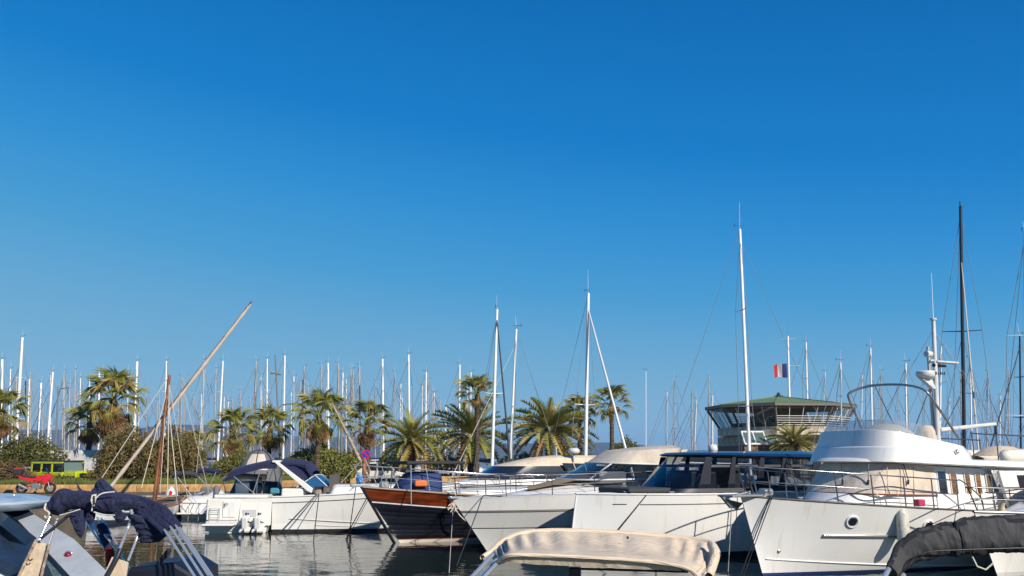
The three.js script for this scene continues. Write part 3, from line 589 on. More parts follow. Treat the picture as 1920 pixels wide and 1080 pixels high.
yacht('sailing yacht with white mast and thin pale jib, right one of the twin masts', 957, 968, 617, 64, { r: .10, turn: 3.1, spread: [.5], jib: { top: .9, r: .03, m: MT.whitePaint }, by: 850, group: 'big yachts behind the cruisers' });
yacht('sailing yacht with tall white mast and white furled jib beside the two slim fan palms', 1098, 1103, 550, 60, { r: .13, turn: -.98, spread: [.42], jib: { top: .92, r: .1, m: MT.whitePaint }, aerial: 1.6, group: 'big yachts behind the cruisers' });
yacht('sailing yacht with the tall pale mast in front of the green tower roof', 1405, 1387, 430, 58, { r: .125, turn: .12, spread: [.31, .68], aerial: 1.9, group: 'big yachts behind the cruisers', coverM: MT.greyCloth });
yacht('sailing yacht with the tall black mast behind the trawler', 1808, 1801, 386, 52, { r: .11, m: MT.mastDark, turn: -1.9, spread: [.55], aerial: 0, jib: { top: .8, r: .055, m: MT.beigeGrey }, group: 'big yachts behind the cruisers' });
yacht('sailing yacht with tall mast and white furled jib at the right edge', 1926, 1921, 436, 46, { r: .09, turn: -1.8, spread: [.3, .6], jib: { top: .88, r: .07, m: MT.whitePaint }, aerial: .6, group: 'big yachts behind the cruisers' });
stretch('between slim fan palms and harbour tower', [[1043, 1041, 762, 105, 'w', .08, { rig: false, aerial: 0 }], [1211, 1211, 696, 110, 'w', .06, { rig: false, aerial: 0 }], [1302, 1306, 750, 122, 'w', .07], [1336, 1336, 742, 118, 'w', .1]], 4, 1230, 1335);
stretch('right of the tower roof peak', [[1516, 1511, 642, 112, 'w', .14], [1541, 1547, 698, 126, 'w', .08], [1579, 1576, 680, 72, 'w', .085], [1636, 1632, 653, 80, 'w', .10], [1651, 1651, 697, 118, 'g', .07], [1700, 1698, 681, 82, 'w', .11], [1762, 1764, 650, 90, 'w', .11], [1804, 1801, 702, 110, 'g', .09], [1822, 1819, 674, 76, 'w', .075], [1850, 1853, 698, 118, 'g', .08], [1874, 1876, 742, 126, 'w', .08], [1914, 1912, 630, 66, 'd', .07]], 8, 1600, 1905);
// ------------------------------------------------------------------ lateen fishing boats at the quay
function pointu(label, px, d, ang, yardA, yardB, mastTop, mastFoot, stays, o = {}) {
  const c = P(px, 858, d), g = thing('fishing_boat', label, 'boat', [c.x, 0, c.z], ang, 'lateen rigged fishing boats'), l = v => g.worldToLocal(v.clone());
  const lf = l(mastFoot); 
  const us = [], rows = k => k; for (let i = 0; i <= 20; i++) us.push(i / 20);
  const L = 6.4, b = u => .98 * Math.sin(Math.PI * clamp(u, .0, 1)) ** .55, sh = u => .72 + .9 * (u - .45) ** 2 * 1.6;
  const band = (t0, t1, m, name) => { const gs = []; for (const s of [-1, 1]) { const R = []; for (let j = 0; j <= 3; j++) { const t = lerp(t0, t1, j / 3); R.push(us.map(u => V((u - .5) * L * (1 + .06 * t), lerp(-.35, sh(u), t), s * Math.max(.02, b(u) * t ** .55)))); } gs.push(grid(R)); } obj(name, gs, m, g); };
  band(0, .45, MT.antifoul, 'bottom'); band(.45, .82, o.hullM ?? MT.whitePaint, 'hull_side'); band(.82, 1, o.trim ?? MT.wood, 'sheer_strake');
  obj('deck', grid([-1, 0, 1].map(s => us.map(u => V((u - .5) * L, sh(u) - .06 + .06 * (1 - s * s), s * b(u) * .97)))), MT.teak, g);
  for (const s of [-1, 1]) obj('cap_rail', tube(us.map(u => V((u - .5) * L * 1.06, sh(u) + .02, s * b(u))), .035, 30, 6), MT.sparPale, g);
  obj('stem_post', rod(V(L * .53, -.2, 0), V(L * .55, 1.5, 0), .06, .07, 6), MT.wood, g);
  const mt = l(mastTop); obj('mast', rod(V(lf.x, .6, lf.z), mt, .115, .075, 10), MT.spar, g);
  // the yard is two spars lashed together, the furled sail bound under the upper half
  const A = l(yardA), B = l(yardB), at = t => A.clone().lerp(B, t), rt = t => lerp(.085, .035, Math.abs(t - .35) * 1.4);
  const dir = B.clone().sub(A).normalize(), sx = V().crossVectors(dir, V(0, 1, 0)).normalize(), sy = V().crossVectors(sx, dir).normalize(), yrow = []; for (let i = 0; i <= 24; i++) { const t = i / 24, q = at(t), r = Math.max(.035, rt(t)) * (o.yardR ?? 1), row = []; for (let k = 0; k < 8; k++) { const a = k / 8 * 6.283; row.push(q.clone().addScaledVector(sx, Math.cos(a) * r).addScaledVector(sy, Math.sin(a) * r)); } yrow.push(row); }
  obj('yard', grid(yrow, { closeU: true }), o.yardM ?? MT.spar, g);
  if (o.sail !== false) {
    const so = V(.075, -.075, .15).applyAxisAngle(V(0, 1, 0), -ang), srow = []; for (let i = 0; i <= 48; i++) { const t = lerp(.0, .99, i / 48), q = at(t), r = (.085 + .03 * noise(i * .35, 1.7) + .006 * Math.cos(i * 1.57)) * (t > .93 ? (1 - t) / .07 * .8 + .2 : 1), row = []; for (let k = 0; k < 8; k++) { const a = k / 8 * 6.283; row.push(q.clone().add(so).addScaledVector(sx, Math.cos(a) * r).addScaledVector(sy, Math.sin(a) * r)); } srow.push(row); }
    obj('furled_sail', grid(srow, { closeU: true }), mat([.66, .56, .46], .9, { map: rep(T.cloth, 2) }), g);
    for (let i = 0; i < 12; i++) { const q = at(.08 + i * .08); const tr = new THREE.TorusGeometry(.15, .012, 5, 10); tr.rotateY(.8); tr.translate(q.x + so.x * .5, q.y + so.y * .5, q.z + so.z * .5); obj('lashing', tr, MT.ropeLight, g); }
  }
  for (const [a, b2, r] of stays) obj('stay', rod(l(a), l(b2), r, r, 5), MT.ropeLight, g);
  return g;
}
{
  const d = 45, top = P(318, 703, d), mid = t => P(290, 925, d).lerp(top, t);
  pointu('lateen rigged fishing boat with orange mast and long leaning yard', 268, d, 1.25, P(206, 912, d + .3), P(472, 565, d + .3), top, P(290, 925, d), [
    [top, P(172, 925, d - 1), .02], [mid(.9), P(265, 915, d - .6), .022], [mid(.97), P(314, 930, d - .6), .022], [mid(.85), P(333, 930, d - .7), .022], [P(385, 690, d + .3), P(365, 930, d + .6), .012], [P(345, 735, d + .3), P(392, 925, d + 1), .012], [mid(.72), P(300, 925, d - .5), .016], [mid(.95), P(352, 935, d - .3), .012]]);
  const e = 45.5, t2 = P(683, 858, e);
  pointu('fishing boat with a short pale slanting yard behind the white cruiser', 690, e, -1.35, P(694, 902, e), P(622, 755, e + .2), t2, P(681, 912, e), [[t2, P(705, 905, e), .014], [t2, P(640, 905, e), .014]], { yardM: MT.sparPale, sail: false, yardR: 1.05 });
}
// ------------------------------------------------------------------ street lamps and the sign
function lamp(label, px, topPy, d, heads, lean = 0) {
  const b = P(px, 858, d), t = P(px + lean, topPy, d), g = thing('street_lamp', label, 'street lamp', [b.x, GROUND, b.z], 0, 'street lamps on the quay'), gm = mat([.16, .17, .17], .5, { metalness: .3 });
  const h = t.y - GROUND, dx = t.x - b.x;
  obj('pole', rod(V(0, 0, 0), V(dx, h, 0), .1, .05, 8), gm, g);
  obj('base_plate', lathe([[0, .06], [.2, .06], [.22, 0]], 12), gm, g);
  for (const [hx, hy, s] of heads) {
    const q = P(hx, hy, d).sub(g.position), a = V(dx * q.y / h, q.y - .12, 0), head = obj('lamp_head', rbox(-.42, .42, -.05, .06, -.14, .14, .05), gm, g); head.position.copy(q); head.rotation.z = s * .12;
    obj('arm', tube([a.clone().add(V(0, -.4, 0)), a.clone().lerp(q, .4).add(V(0, .02, 0)), q], .03, 10, 5), gm, g); obj('lens', rbox(-.3, .3, -.02, .02, -.1, .1, .015), mat([.7, .7, .66], .3), head).position.y = -.06;
  }
}
lamp('street lamp with one arm to each side left of the pale slanting spar', 530, 665, 72, [[517, 701, -1], [541, 758, 1]], -14);
lamp('slim street lamp right of the pale slanting spar', 640, 745, 76, [[650, 758, 1]], 2);
lamp('slim street lamp left of the tall white mast by the fan palms', 1095, 735, 86, [[1079, 741, -1]], -12);
lamp('slim street lamp at the far left behind the hedge', 105, 725, 92, [[122, 728, 1]], 4);
{
  const d = 60, c = P(686, 852, d), g = thing('round_sign', 'round blue no parking sign with red rim', 'sign', [c.x, GROUND, c.z + .0]);
  const h = c.y - GROUND, r = .3, disc = (R, z0, z1, m, n) => { const q = new THREE.CylinderGeometry(R, R, z1 - z0, 28); q.rotateX(Math.PI / 2); q.translate(0, h, (z0 + z1) / 2); return obj(n, q, m, g); };
  obj('post', rod(V(0, 0, -.04), V(0, h + .3, -.04), .03), MT.steel, g);
  disc(r, 0, .02, MT.red, 'rim'); disc(r * .78, .021, .026, mat([.02, .04, .42], .4), 'face'); const bar = obj('bar', box(-r * .78, r * .78, -.045, .045, .028, .033), MT.red, g); bar.position.y = h; bar.rotation.z = -.785;
}
// ------------------------------------------------------------------ vehicles on the quay
function wheelGeo(r, w) { const q = new THREE.TorusGeometry(r - w * .42, w * .5, 10, 26); return q; }
{ // motorcycle, front to the right
  const c = onLevel(66, 926, GROUND + .01), g = thing('motorcycle', 'red motorcycle with black top box parked on the quay', 'motorcycle', [c.x, GROUND + .005, c.z], .12);
  const wheel = (x, name) => { const w = obj(name, wheelGeo(.32, .15), MT.rubber, g); w.position.set(x, .32, 0); const s = []; for (let i = 0; i < 5; i++) { const a = i / 5 * 6.283; s.push(rod(V(0, 0, 0), V(Math.cos(a) * .2, Math.sin(a) * .2, 0), .022)); } const rim = new THREE.TorusGeometry(.205, .025, 8, 22); s.push(rim); const hub = new THREE.CylinderGeometry(.06, .06, .14, 12); hub.rotateX(1.57); s.push(hub); obj('rim', s, MT.engine, w); const dsc = new THREE.CylinderGeometry(.13, .13, .012, 20); dsc.rotateX(1.57); dsc.translate(0, 0, .09); obj('brake_disc', dsc, MT.steel, w); return w; };
  wheel(-.74, 'wheel'); wheel(.76, 'wheel');
  obj('engine', [rbox(-.24, .28, .28, .58, -.16, .16, .06), rod(V(-.05, .45, -.2), V(-.05, .45, .2), .12, .12, 14), rod(V(.2, .36, -.18), V(.2, .36, .18), .09, .09, 12)], MT.engine, g);
  obj('frame', [rod(V(.55, .86, 0), V(-.25, .45, .12), .03), rod(V(.55, .86, 0), V(-.25, .45, -.12), .03), rod(V(-.25, .45, .1), V(-.74, .32, .12), .035), rod(V(-.25, .45, -.1), V(-.74, .32, -.12), .035), rod(V(-.2, .7, .08), V(-.9, .9, .08), .025), rod(V(-.2, .7, -.08), V(-.9, .9, -.08), .025)], MT.red, g);
  obj('fuel_tank', extrude([[-.12, .74], [.0, .98], [.28, 1.04], [.52, .93], [.50, .74], [.2, .66]], -.17, .17, .05), MT.red, g);
  obj('fairing', [extrude([[.3, 1.0], [.62, 1.12], [.9, .92], [.72, .72], [.55, .5], [.42, .52]], -.2, .2, .04)], MT.red, g);
  obj('tail_fairing', extrude([[-.2, .62], [.02, .72], [-.12, .86], [-.6, .92], [-1.0, 1.0], [-.85, .84]], -.12, .12, .03), MT.red, g);
  obj('seat', extrude([[-.78, .95], [-.5, .91], [-.1, .86], [-.02, .95], [-.4, .98], [-.8, 1.05]], -.14, .14, .03), MT.blackMat, g);
  obj('top_box', [rbox(-1.22, -.78, 1.06, 1.34, -.24, .24, .06)], MT.blackMat, g); obj('top_box_lid', rbox(-1.2, -.8, 1.345, 1.40, -.22, .22, .025), MT.red, g);
  obj('windshield', poly([V(.62, 1.12, -.15), V(.62, 1.12, .15), V(.46, 1.42, .11), V(.46, 1.42, -.11)]), MT.glassDark, g);
  for (const s of [-1, 1]) { obj('fork_leg', rod(V(.55, 1.0, s * .1), V(.76, .32, s * .11), .03), MT.steel, g); obj('handlebar', tube([V(.48, 1.08, 0), V(.42, 1.16, s * .2), V(.36, 1.14, s * .4)], .018), MT.black, g); obj('mirror', rbox(.36, .40, 1.28, 1.36, s * .36 - .07, s * .36 + .07, .02), MT.black, g); }
  obj('exhaust', [rod(V(.1, .3, .17), V(-.4, .3, .2), .04), rod(V(-.4, .3, .2), V(-.85, .52, .22), .07, .075, 12)], MT.steel, g);
  obj('front_mudguard', extrude([[.52, .62], [.76, .70], [1.0, .58], [.98, .54], [.76, .665], [.55, .58]], -.08, .08, .008), MT.red, g);
  obj('side_stand', rod(V(-.15, .3, .12), V(-.22, .01, .28), .015), MT.black, g);
}
function vehicle(name, label, cat, px, d, turn) { const c = atGround(px, d); return thing(name, label, cat, [c.x, GROUND + .01, c.z], turn); }
function wheels(g, xs, z, r, w) { for (const x of xs) for (const s of [-1, 1]) { const t = obj('wheel', wheelGeo(r, w), MT.rubber, g); t.position.set(x, r, s * z); const q = new THREE.CylinderGeometry(r * .6, r * .6, w * .6, 16); q.rotateX(1.57); obj('rim', q, MT.engine, t); } }
{ // boxy lime off-road car, front to the right and a little towards us
  const g = vehicle('off_road_car', 'lime green boxy off-road car with black front roof behind the motorcycle', 'car', 118, 57.3, -.42), lime = mat([.62, .70, .008], .3, { clearcoat: .6, map: rep(T.mott, .4) });
  wheels(g, [-1.3, 1.25], .75, .4, .26);
  obj('body', [rbox(-2.0, .75, .55, 1.12, -.82, .82, .05), rbox(.7, 1.75, .62, 1.14, -.68, .68, .06)], lime, g);
  for (const x of [-1.3, 1.25]) for (const s of [-1, 1]) obj('wheel_arch', rbox(x - .55, x + .55, .78, .9, s * .85 - .13, s * .85 + .13, .04), MT.blackMat, g);
  for (const s of [-1, 1]) for (const x of [-1.98, -1.12, -.2, .62]) obj('pillar', rbox(x - .05, x + .09, 1.1, 1.68, s * .76 - .05, s * .76 + .05, .02), x > .5 ? MT.blackMat : lime, g);
  for (const s of [-1, 1]) { obj('roof_rail', rbox(-2.0, .7, 1.62, 1.74, s * .76 - .06, s * .76 + .06, .02), lime, g); for (const [a, b] of [[-1.88, -1.2], [-1.02, -.28], [-.1, .56]]) obj('side_window', box(a, b, 1.13, 1.62, s * .775 - .01, s * .775 + .01), MT.glassDark, g); }
  obj('roof', rbox(-2.0, .72, 1.72, 1.82, -.8, .8, .04), MT.blackMat, g);
  obj('windscreen', poly([V(.78, 1.14, -.7), V(.78, 1.14, .7), V(.66, 1.7, .66), V(.66, 1.7, -.66)]), mat([.12, .18, .18], .05, { clearcoat: 1 }), g);
  obj('bonnet', rbox(.72, 1.72, 1.13, 1.2, -.64, .64, .03), lime, g); obj('grille', box(1.755, 1.77, .72, 1.05, -.4, .4), MT.black, g);
  for (const s of [-1, 1]) { const q = new THREE.CylinderGeometry(.1, .1, .05, 16); q.rotateZ(1.57); q.translate(1.77, .92, s * .52); obj('headlight', q, MT.glassClear, g); }
  obj('front_bumper', rbox(1.8, 1.98, .5, .66, -.8, .8, .04), MT.blackMat, g); const sp = obj('spare_wheel', wheelGeo(.36, .24), MT.rubber, g); sp.rotation.y = 1.57; sp.position.set(-2.14, 1.05, 0);
}
function simpleCar(name, label, px, d, turn, m, L, hgt, cat = 'car') {
  const g = vehicle(name, label, cat, px, d, turn), w = .82;
  wheels(g, [-L * .3, L * .3], w - .05, .32, .2);
  const prof = cat === 'van' ? [[-L / 2, .35], [L / 2, .35], [L / 2, .95], [L * .42, 1.15], [L * .28, hgt - .12], [L * .2, hgt], [-L / 2, hgt]] : [[-L / 2, .35], [L / 2, .35], [L / 2 + .02, .72], [L * .28, .92], [L * .1, hgt], [-L * .25, hgt], [-L * .44, 1.0], [-L / 2, .9]];
  obj('body', extrude(prof, -w, w, .06), m, g);
  for (const s of [-1, 1]) { const wnd = cat === 'van' ? [[[L * .16, 1.15], [L * .37, 1.15], [L * .25, hgt - .25], [L * .16, hgt - .2]]] : [[[-L * .36, .98], [-L * .1, .97], [-L * .1, hgt - .1], [-L * .24, hgt - .1]], [[-L * .07, .97], [L * .22, .95], [L * .08, hgt - .1], [-L * .07, hgt - .1]]]; for (const q of wnd) obj('side_window', extrude(q, s * w - .006, s * w + .006, 0), MT.glassDark, g); }
  if (cat === 'van') obj('windscreen', poly([V(L * .425, 1.16, -w * .9), V(L * .425, 1.16, w * .9), V(L * .287, hgt - .14, w * .85), V(L * .287, hgt - .14, -w * .85)]), MT.glassDark, g);
  else obj('windscreen', poly([V(L * .275, .95, -w * .86), V(L * .275, .95, w * .86), V(L * .115, hgt - .03, w * .8), V(L * .115, hgt - .03, -w * .8)]), MT.glassDark, g);
  return g;
}
simpleCar('hatchback', 'silver hatchback half hidden behind the red motorcycle', 66, 58.2, .05, mat([.45, .47, .5], .3, { metalness: .4 }), 3.7, 1.42);
simpleCar('van', 'plain white van behind the lime off-road car', 172, 64.3, -.04, mat([.74, .74, .73], .4, { map: rep(T.mott, .4) }), 4.8, 2.5, 'van');
simpleCar('camper_van', 'dark camper van behind the red motorcycle, left of the lime car', 34, 66, .1, mat([.07, .07, .075], .4), 4.6, 2.15, 'van');
simpleCar('hatchback', 'white car parked right of the brown thicket under the small fan palm', 398, 70, 1.2, mat([.72, .72, .72], .3), 3.8, 1.5);
simpleCar('hatchback', 'pale estate car roof beside the round no parking sign', 716, 74, .1, mat([.6, .58, .52], .4), 4.2, 1.62);
{ // long white shed in the distance on the left
  const c = P(118, 840, 108), g = thing('shed', 'long low white shed far behind the dark hedge', 'building', [c.x, GROUND - .0, c.z]);
  obj('wall', box(-4.5, 4.5, 0, 2.4, -2, 2), mat([.5, .5, .5], .8), g); obj('roof', rbox(-4.8, 4.8, 2.405, 2.8, -2.3, 2.3, .05), MT.whitePaint, g);
  for (let i = 0; i < 5; i++) obj('window', box(-3.8 + i * 1.7, -2.8 + i * 1.7, 1, 2, 1.99, 2.02), mat([.16, .17, .18], .4), g);
}
// ------------------------------------------------------------------ small boats at the quay (bows to the quay)
function smallBoat(name, label, px, py, turn, dims, m = MT.gel) { const g = thing(name, label, 'boat', onLevel(px, py, 0), turn); hull(g, dims, [-.4, .04, .14, u => g.H ? 0 : dims.aft + (dims.bow - dims.aft) * u ** (dims.sk ?? 1.8)], [['bottom', MT.antifoul, 0, 3], ['boot_stripe', MT.gelGrey, 0, 1], ['hull_side', m, 0, 4]]); return g; }
function outboard(g, x, y, z, m, s = 1, tilt = 0) {
  const o = obj('outboard_motor', rbox(-.2 * s, .2 * s, -.05 * s, .42 * s, -.16 * s, .16 * s, .1 * s), m, g); o.position.set(x, y, z); o.rotation.z = tilt;
  obj('drive_leg', [extrude([[-.12 * s, -.05 * s], [.1 * s, -.05 * s], [.07 * s, -.75 * s], [-.1 * s, -.75 * s]], -.06 * s, .06 * s, .02), extrude([[-.2 * s, -.7 * s], [.16 * s, -.7 * s], [.1 * s, -.84 * s], [-.06 * s, -1.05 * s], [-.1 * s, -.82 * s]], -.05 * s, .05 * s, .015)], m, o); return o;
}
{ // dinghy with a covered engine
  const g = smallBoat('dinghy', 'small white dinghy with outboard under a white cover, right of the navy canopy', 318, 966, 1.75, { L: 4.2, B: 1.7, bow: .75, aft: .5, rake: .5 });
  g.position.add(g.localToWorld(V(4.2, 0, 0)).sub(g.position)); g.updateMatrixWorld();
  const rows = []; for (let j = 0; j <= 10; j++) { const t = j / 10, row = []; for (let k = 0; k < 14; k++) { const a = k / 14 * 6.283, r = (.36 - .30 * t ** 2.4) * (1 + .16 * noise(k * .9, j * .5)) ; row.push(V(Math.cos(a) * r * 1.15, t * .95, Math.sin(a) * r)); } rows.push(row); }
  const cv = obj('engine_cover', grid(rows, { closeU: true }), MT.whitePaint, g); cv.position.set(-4.25, .55, 0); const pt = obj('engine_emblem', poly([V(-.37, .5, .12), V(-.36, .5, -.02), V(-.25, .75, .0), V(-.29, .68, .14)]), MT.red, cv); pt.position.x = -.06; outboard(g, -4.3, .6, 0, MT.whitePaint, .9);
  guardRail(g, { u0: .02, u1: .5, h: .35, n: 3, inset: .05, mid: false });
}
{ // low white runabout with a black folded bimini
  const g = smallBoat('runabout', 'low white runabout with folded black bimini on bare poles', 366, 972, 1.62, { L: 5.2, B: 2.0, bow: 1.0, aft: .72, rake: .7 });
  g.position.add(g.localToWorld(V(5.2, 0, 0)).sub(g.position)); g.updateMatrixWorld();
  const l = v => g.worldToLocal(v.clone()), d = 45;
  obj('bimini_roll', tube([l(P(324, 890, d)), l(P(340, 888, d)), l(P(360, 889, d)), l(P(372, 893, d))], .13, 20, 9), MT.greyCloth, g);
  obj('bimini_cover', tube([l(P(366, 884, d + 1.5)), l(P(390, 882, d + 1.5)), l(P(412, 886, d + 1.5))], .12, 16, 9), MT.navy, g);
  for (const [a, b] of [[[366, 888], [405, 928]], [[327, 892], [332, 945]], [[405, 885], [386, 930]], [[330, 890], [372, 948]], [[440, 882], [406, 922]]]) obj('bimini_pole', rod(l(P(...a, d)), l(P(...b, d)), .02), MT.chrome, g);
  const ct = obj('cockpit_cover', grid([ringPts({ x0: -4.8, x1: -1.2, w: .85, y: .75, yf: .9 }), ringPts({ x0: -4.6, x1: -1.8, w: .6, y: 1.0, yf: 1.3 }), ringPts({ x0: -4, x1: -2.2, w: .2, y: 1.1, yf: 1.35 })], { closeU: true }), MT.gelWarm, g);
  obj('seat_back', rbox(-2.9, -2.6, .8, 1.45, -.5, .5, .1), MT.tentGrey, g);
  for (const s of [-.25, .25]) obj('ladder_rail', tube([V(-5.22, .72, s), V(-5.5, .6, s), V(-5.55, -.2, s)], .02), MT.chrome, g);
  obj('swim_platform', rbox(-5.7, -5.2, .22, .3, -.8, .8, .03), MT.gel, g);
}
// ------------------------------------------------------------------ cruisers
// white sports boat seen from the stern, beside the blue canopied cruiser
{
  const g = thing('sports_boat', 'white sports boat seen from its stern, two drive legs in the water', 'boat', onLevel(445, 999, 0), 1.58);
  g.position.add(g.localToWorld(V(5.8, 0, 0)).sub(g.position)); g.updateMatrixWorld(); addS(g);
  const dims = { L: 5.8, B: 2.75, bow: 1.5, aft: 1.36, rake: .9, tr: .97, fa: .12 };
  hull(g, dims, [-.4, .02, .42, u => 1.36 + .14 * u ** 1.8], [['bottom', MT.antifoul, 0, 2], ['lower_hull', MT.gelGrey, 0, 3], ['hull_side', MT.gelWarm, 0, 4]]);
  const Z = -5.8;
  obj('stern_panel', rbox(Z - .06, Z + .02, .5, 1.34, -1.28, .0, .03), MT.gelWarm, g); obj('stern_door', rbox(Z - .1, Z - .05, .62, 1.26, -.62, -.1, .02), MT.gel, g);
  obj('lower_transom', rbox(Z - .05, Z + .02, .06, .46, -1.3, .1, .03), MT.gelGrey, g);
  obj('swim_platform', rbox(Z - .55, Z - .02, .30, .38, -1.3, -.05, .03), MT.gel, g);
  obj('stern_locker', extrude([[Z - .12, .3], [Z + .05, .3], [Z + .05, 1.36], [Z + .02, 1.36]], .06, 1.33, .02), MT.gelWarm, g);
  obj('locker_hatch', rbox(Z - .085, Z - .05, .62, .92, .2, .75, .02), mat([.5, .5, .5], .5), g);
  // registration letter on the door, as a raised bar shape
  obj('letter', [box(Z - .112, Z - .105, .98, 1.16, -.58, -.55), box(Z - .112, Z - .105, 1.13, 1.16, -.55, -.42), box(Z - .112, Z - .105, 1.06, 1.085, -.55, -.46)], MT.black, g);
  for (const s of [-1.1, -.72]) obj('ladder_rail', tube([V(Z - .09, 1.0, s), V(Z - .16, .95, s), V(Z - .16, .5, s)], .012), MT.chrome, g);
  for (const y of [.62, .8, .95]) obj('ladder_step', rod(V(Z - .16, y, -1.1), V(Z - .16, y, -.72), .012), MT.chrome, g);
  for (const z of [.45, .95]) {
    const o = obj('drive_leg', [extrude([[-.1, .55], [.24, .5], [.30, .12], [.36, -.3], [.18, -.34], [-.05, -.02], [-.2, .05], [-.18, .2]], -.12, .12, .04), extrude([[-.32, .1], [.4, .02], [.42, -.04], [-.32, .04]], -.2, .2, .01)], MT.gel, g); o.position.set(Z - .38, .18, z); o.rotation.z = .5;
    obj('drive_bellows', [rod(V(.1, .35, 0), V(.32, .52, 0), .07, .08, 10), rod(V(-.1, .4, .13), V(.3, .1, .13), .025), rod(V(-.1, .4, -.13), V(.3, .1, -.13), .025)], MT.black, o);
    const pr = []; for (let i = 0; i < 3; i++) { const b = new THREE.SphereGeometry(.09, 8, 6); b.scale(1, 1.5, .25); b.translate(0, .12, 0); b.rotateX(i * 2.09); pr.push(b); } obj('propeller', pr, MT.black, o).position.set(-.34, -.02, 0);
  }
  obj('engine_hatch', rbox(-5.6, -4.3, 1.36, 1.5, -1.1, 1.1, .05), MT.gel, g);
  obj('windscreen_cover', grid([ringPts({ x0: -3.6, x1: -2.0, w: 1.1, y: 1.4 }), ringPts({ x0: -3.4, x1: -2.5, w: .9, y: 1.95 }), ringPts({ x0: -3.3, x1: -2.9, w: .3, y: 2.0 })], { closeU: true }), mat([.02, .07, .13], .7, { map: rep(T.cloth, 1) }), g);
  obj('seat_headrest', rbox(-4.0, -3.75, 2.05, 2.3, -.15, .6, .1), MT.cream, g); obj('seat_post', rod(V(-3.88, 1.4, .2), V(-3.88, 2.1, .2), .03), MT.chrome, g);
  obj('seat_back', rbox(-3.9, -3.65, 1.4, 1.95, -.75, -.15, .08), MT.gelWarm, g); obj('seat_back', rbox(-3.9, -3.65, 1.4, 1.8, .1, .7, .08), MT.tentGrey, g);
  const bim = [[-.95, 0], [-.5, .1], [.5, .1], [.95, 0]]; obj('folded_canopy', tube([V(-4.4, 2.1, -1.1), V(-4.6, 2.2, -.5), V(-4.6, 2.2, .1), V(-4.4, 2.05, .5)], .12, 20, 9), MT.tentGrey, g);
  for (const s of [-1.15, .5]) obj('canopy_pole', rod(V(-4.4, 2.1, s), V(-3.6, 1.4, s * 1.02), .016), MT.chrome, g);
  for (const z of [.55, 1.15]) obj('windscreen_post', rod(V(-4.5, 1.4, z), V(-3.6, 2.4, z), .02), MT.chrome, g);
  obj('fender', lathe([[0, -.32], [.09, -.28], [.12, -.2], [.12, .2], [.09, .28], [.02, .32]], 12), MT.tentGrey, g).position.set(-5.0, 1.55, -1.2);
  obj('teal_cushion', rbox(-4.9, -4.5, 1.5, 1.75, 1.0, 1.4, .08), MT.teal, g);
}
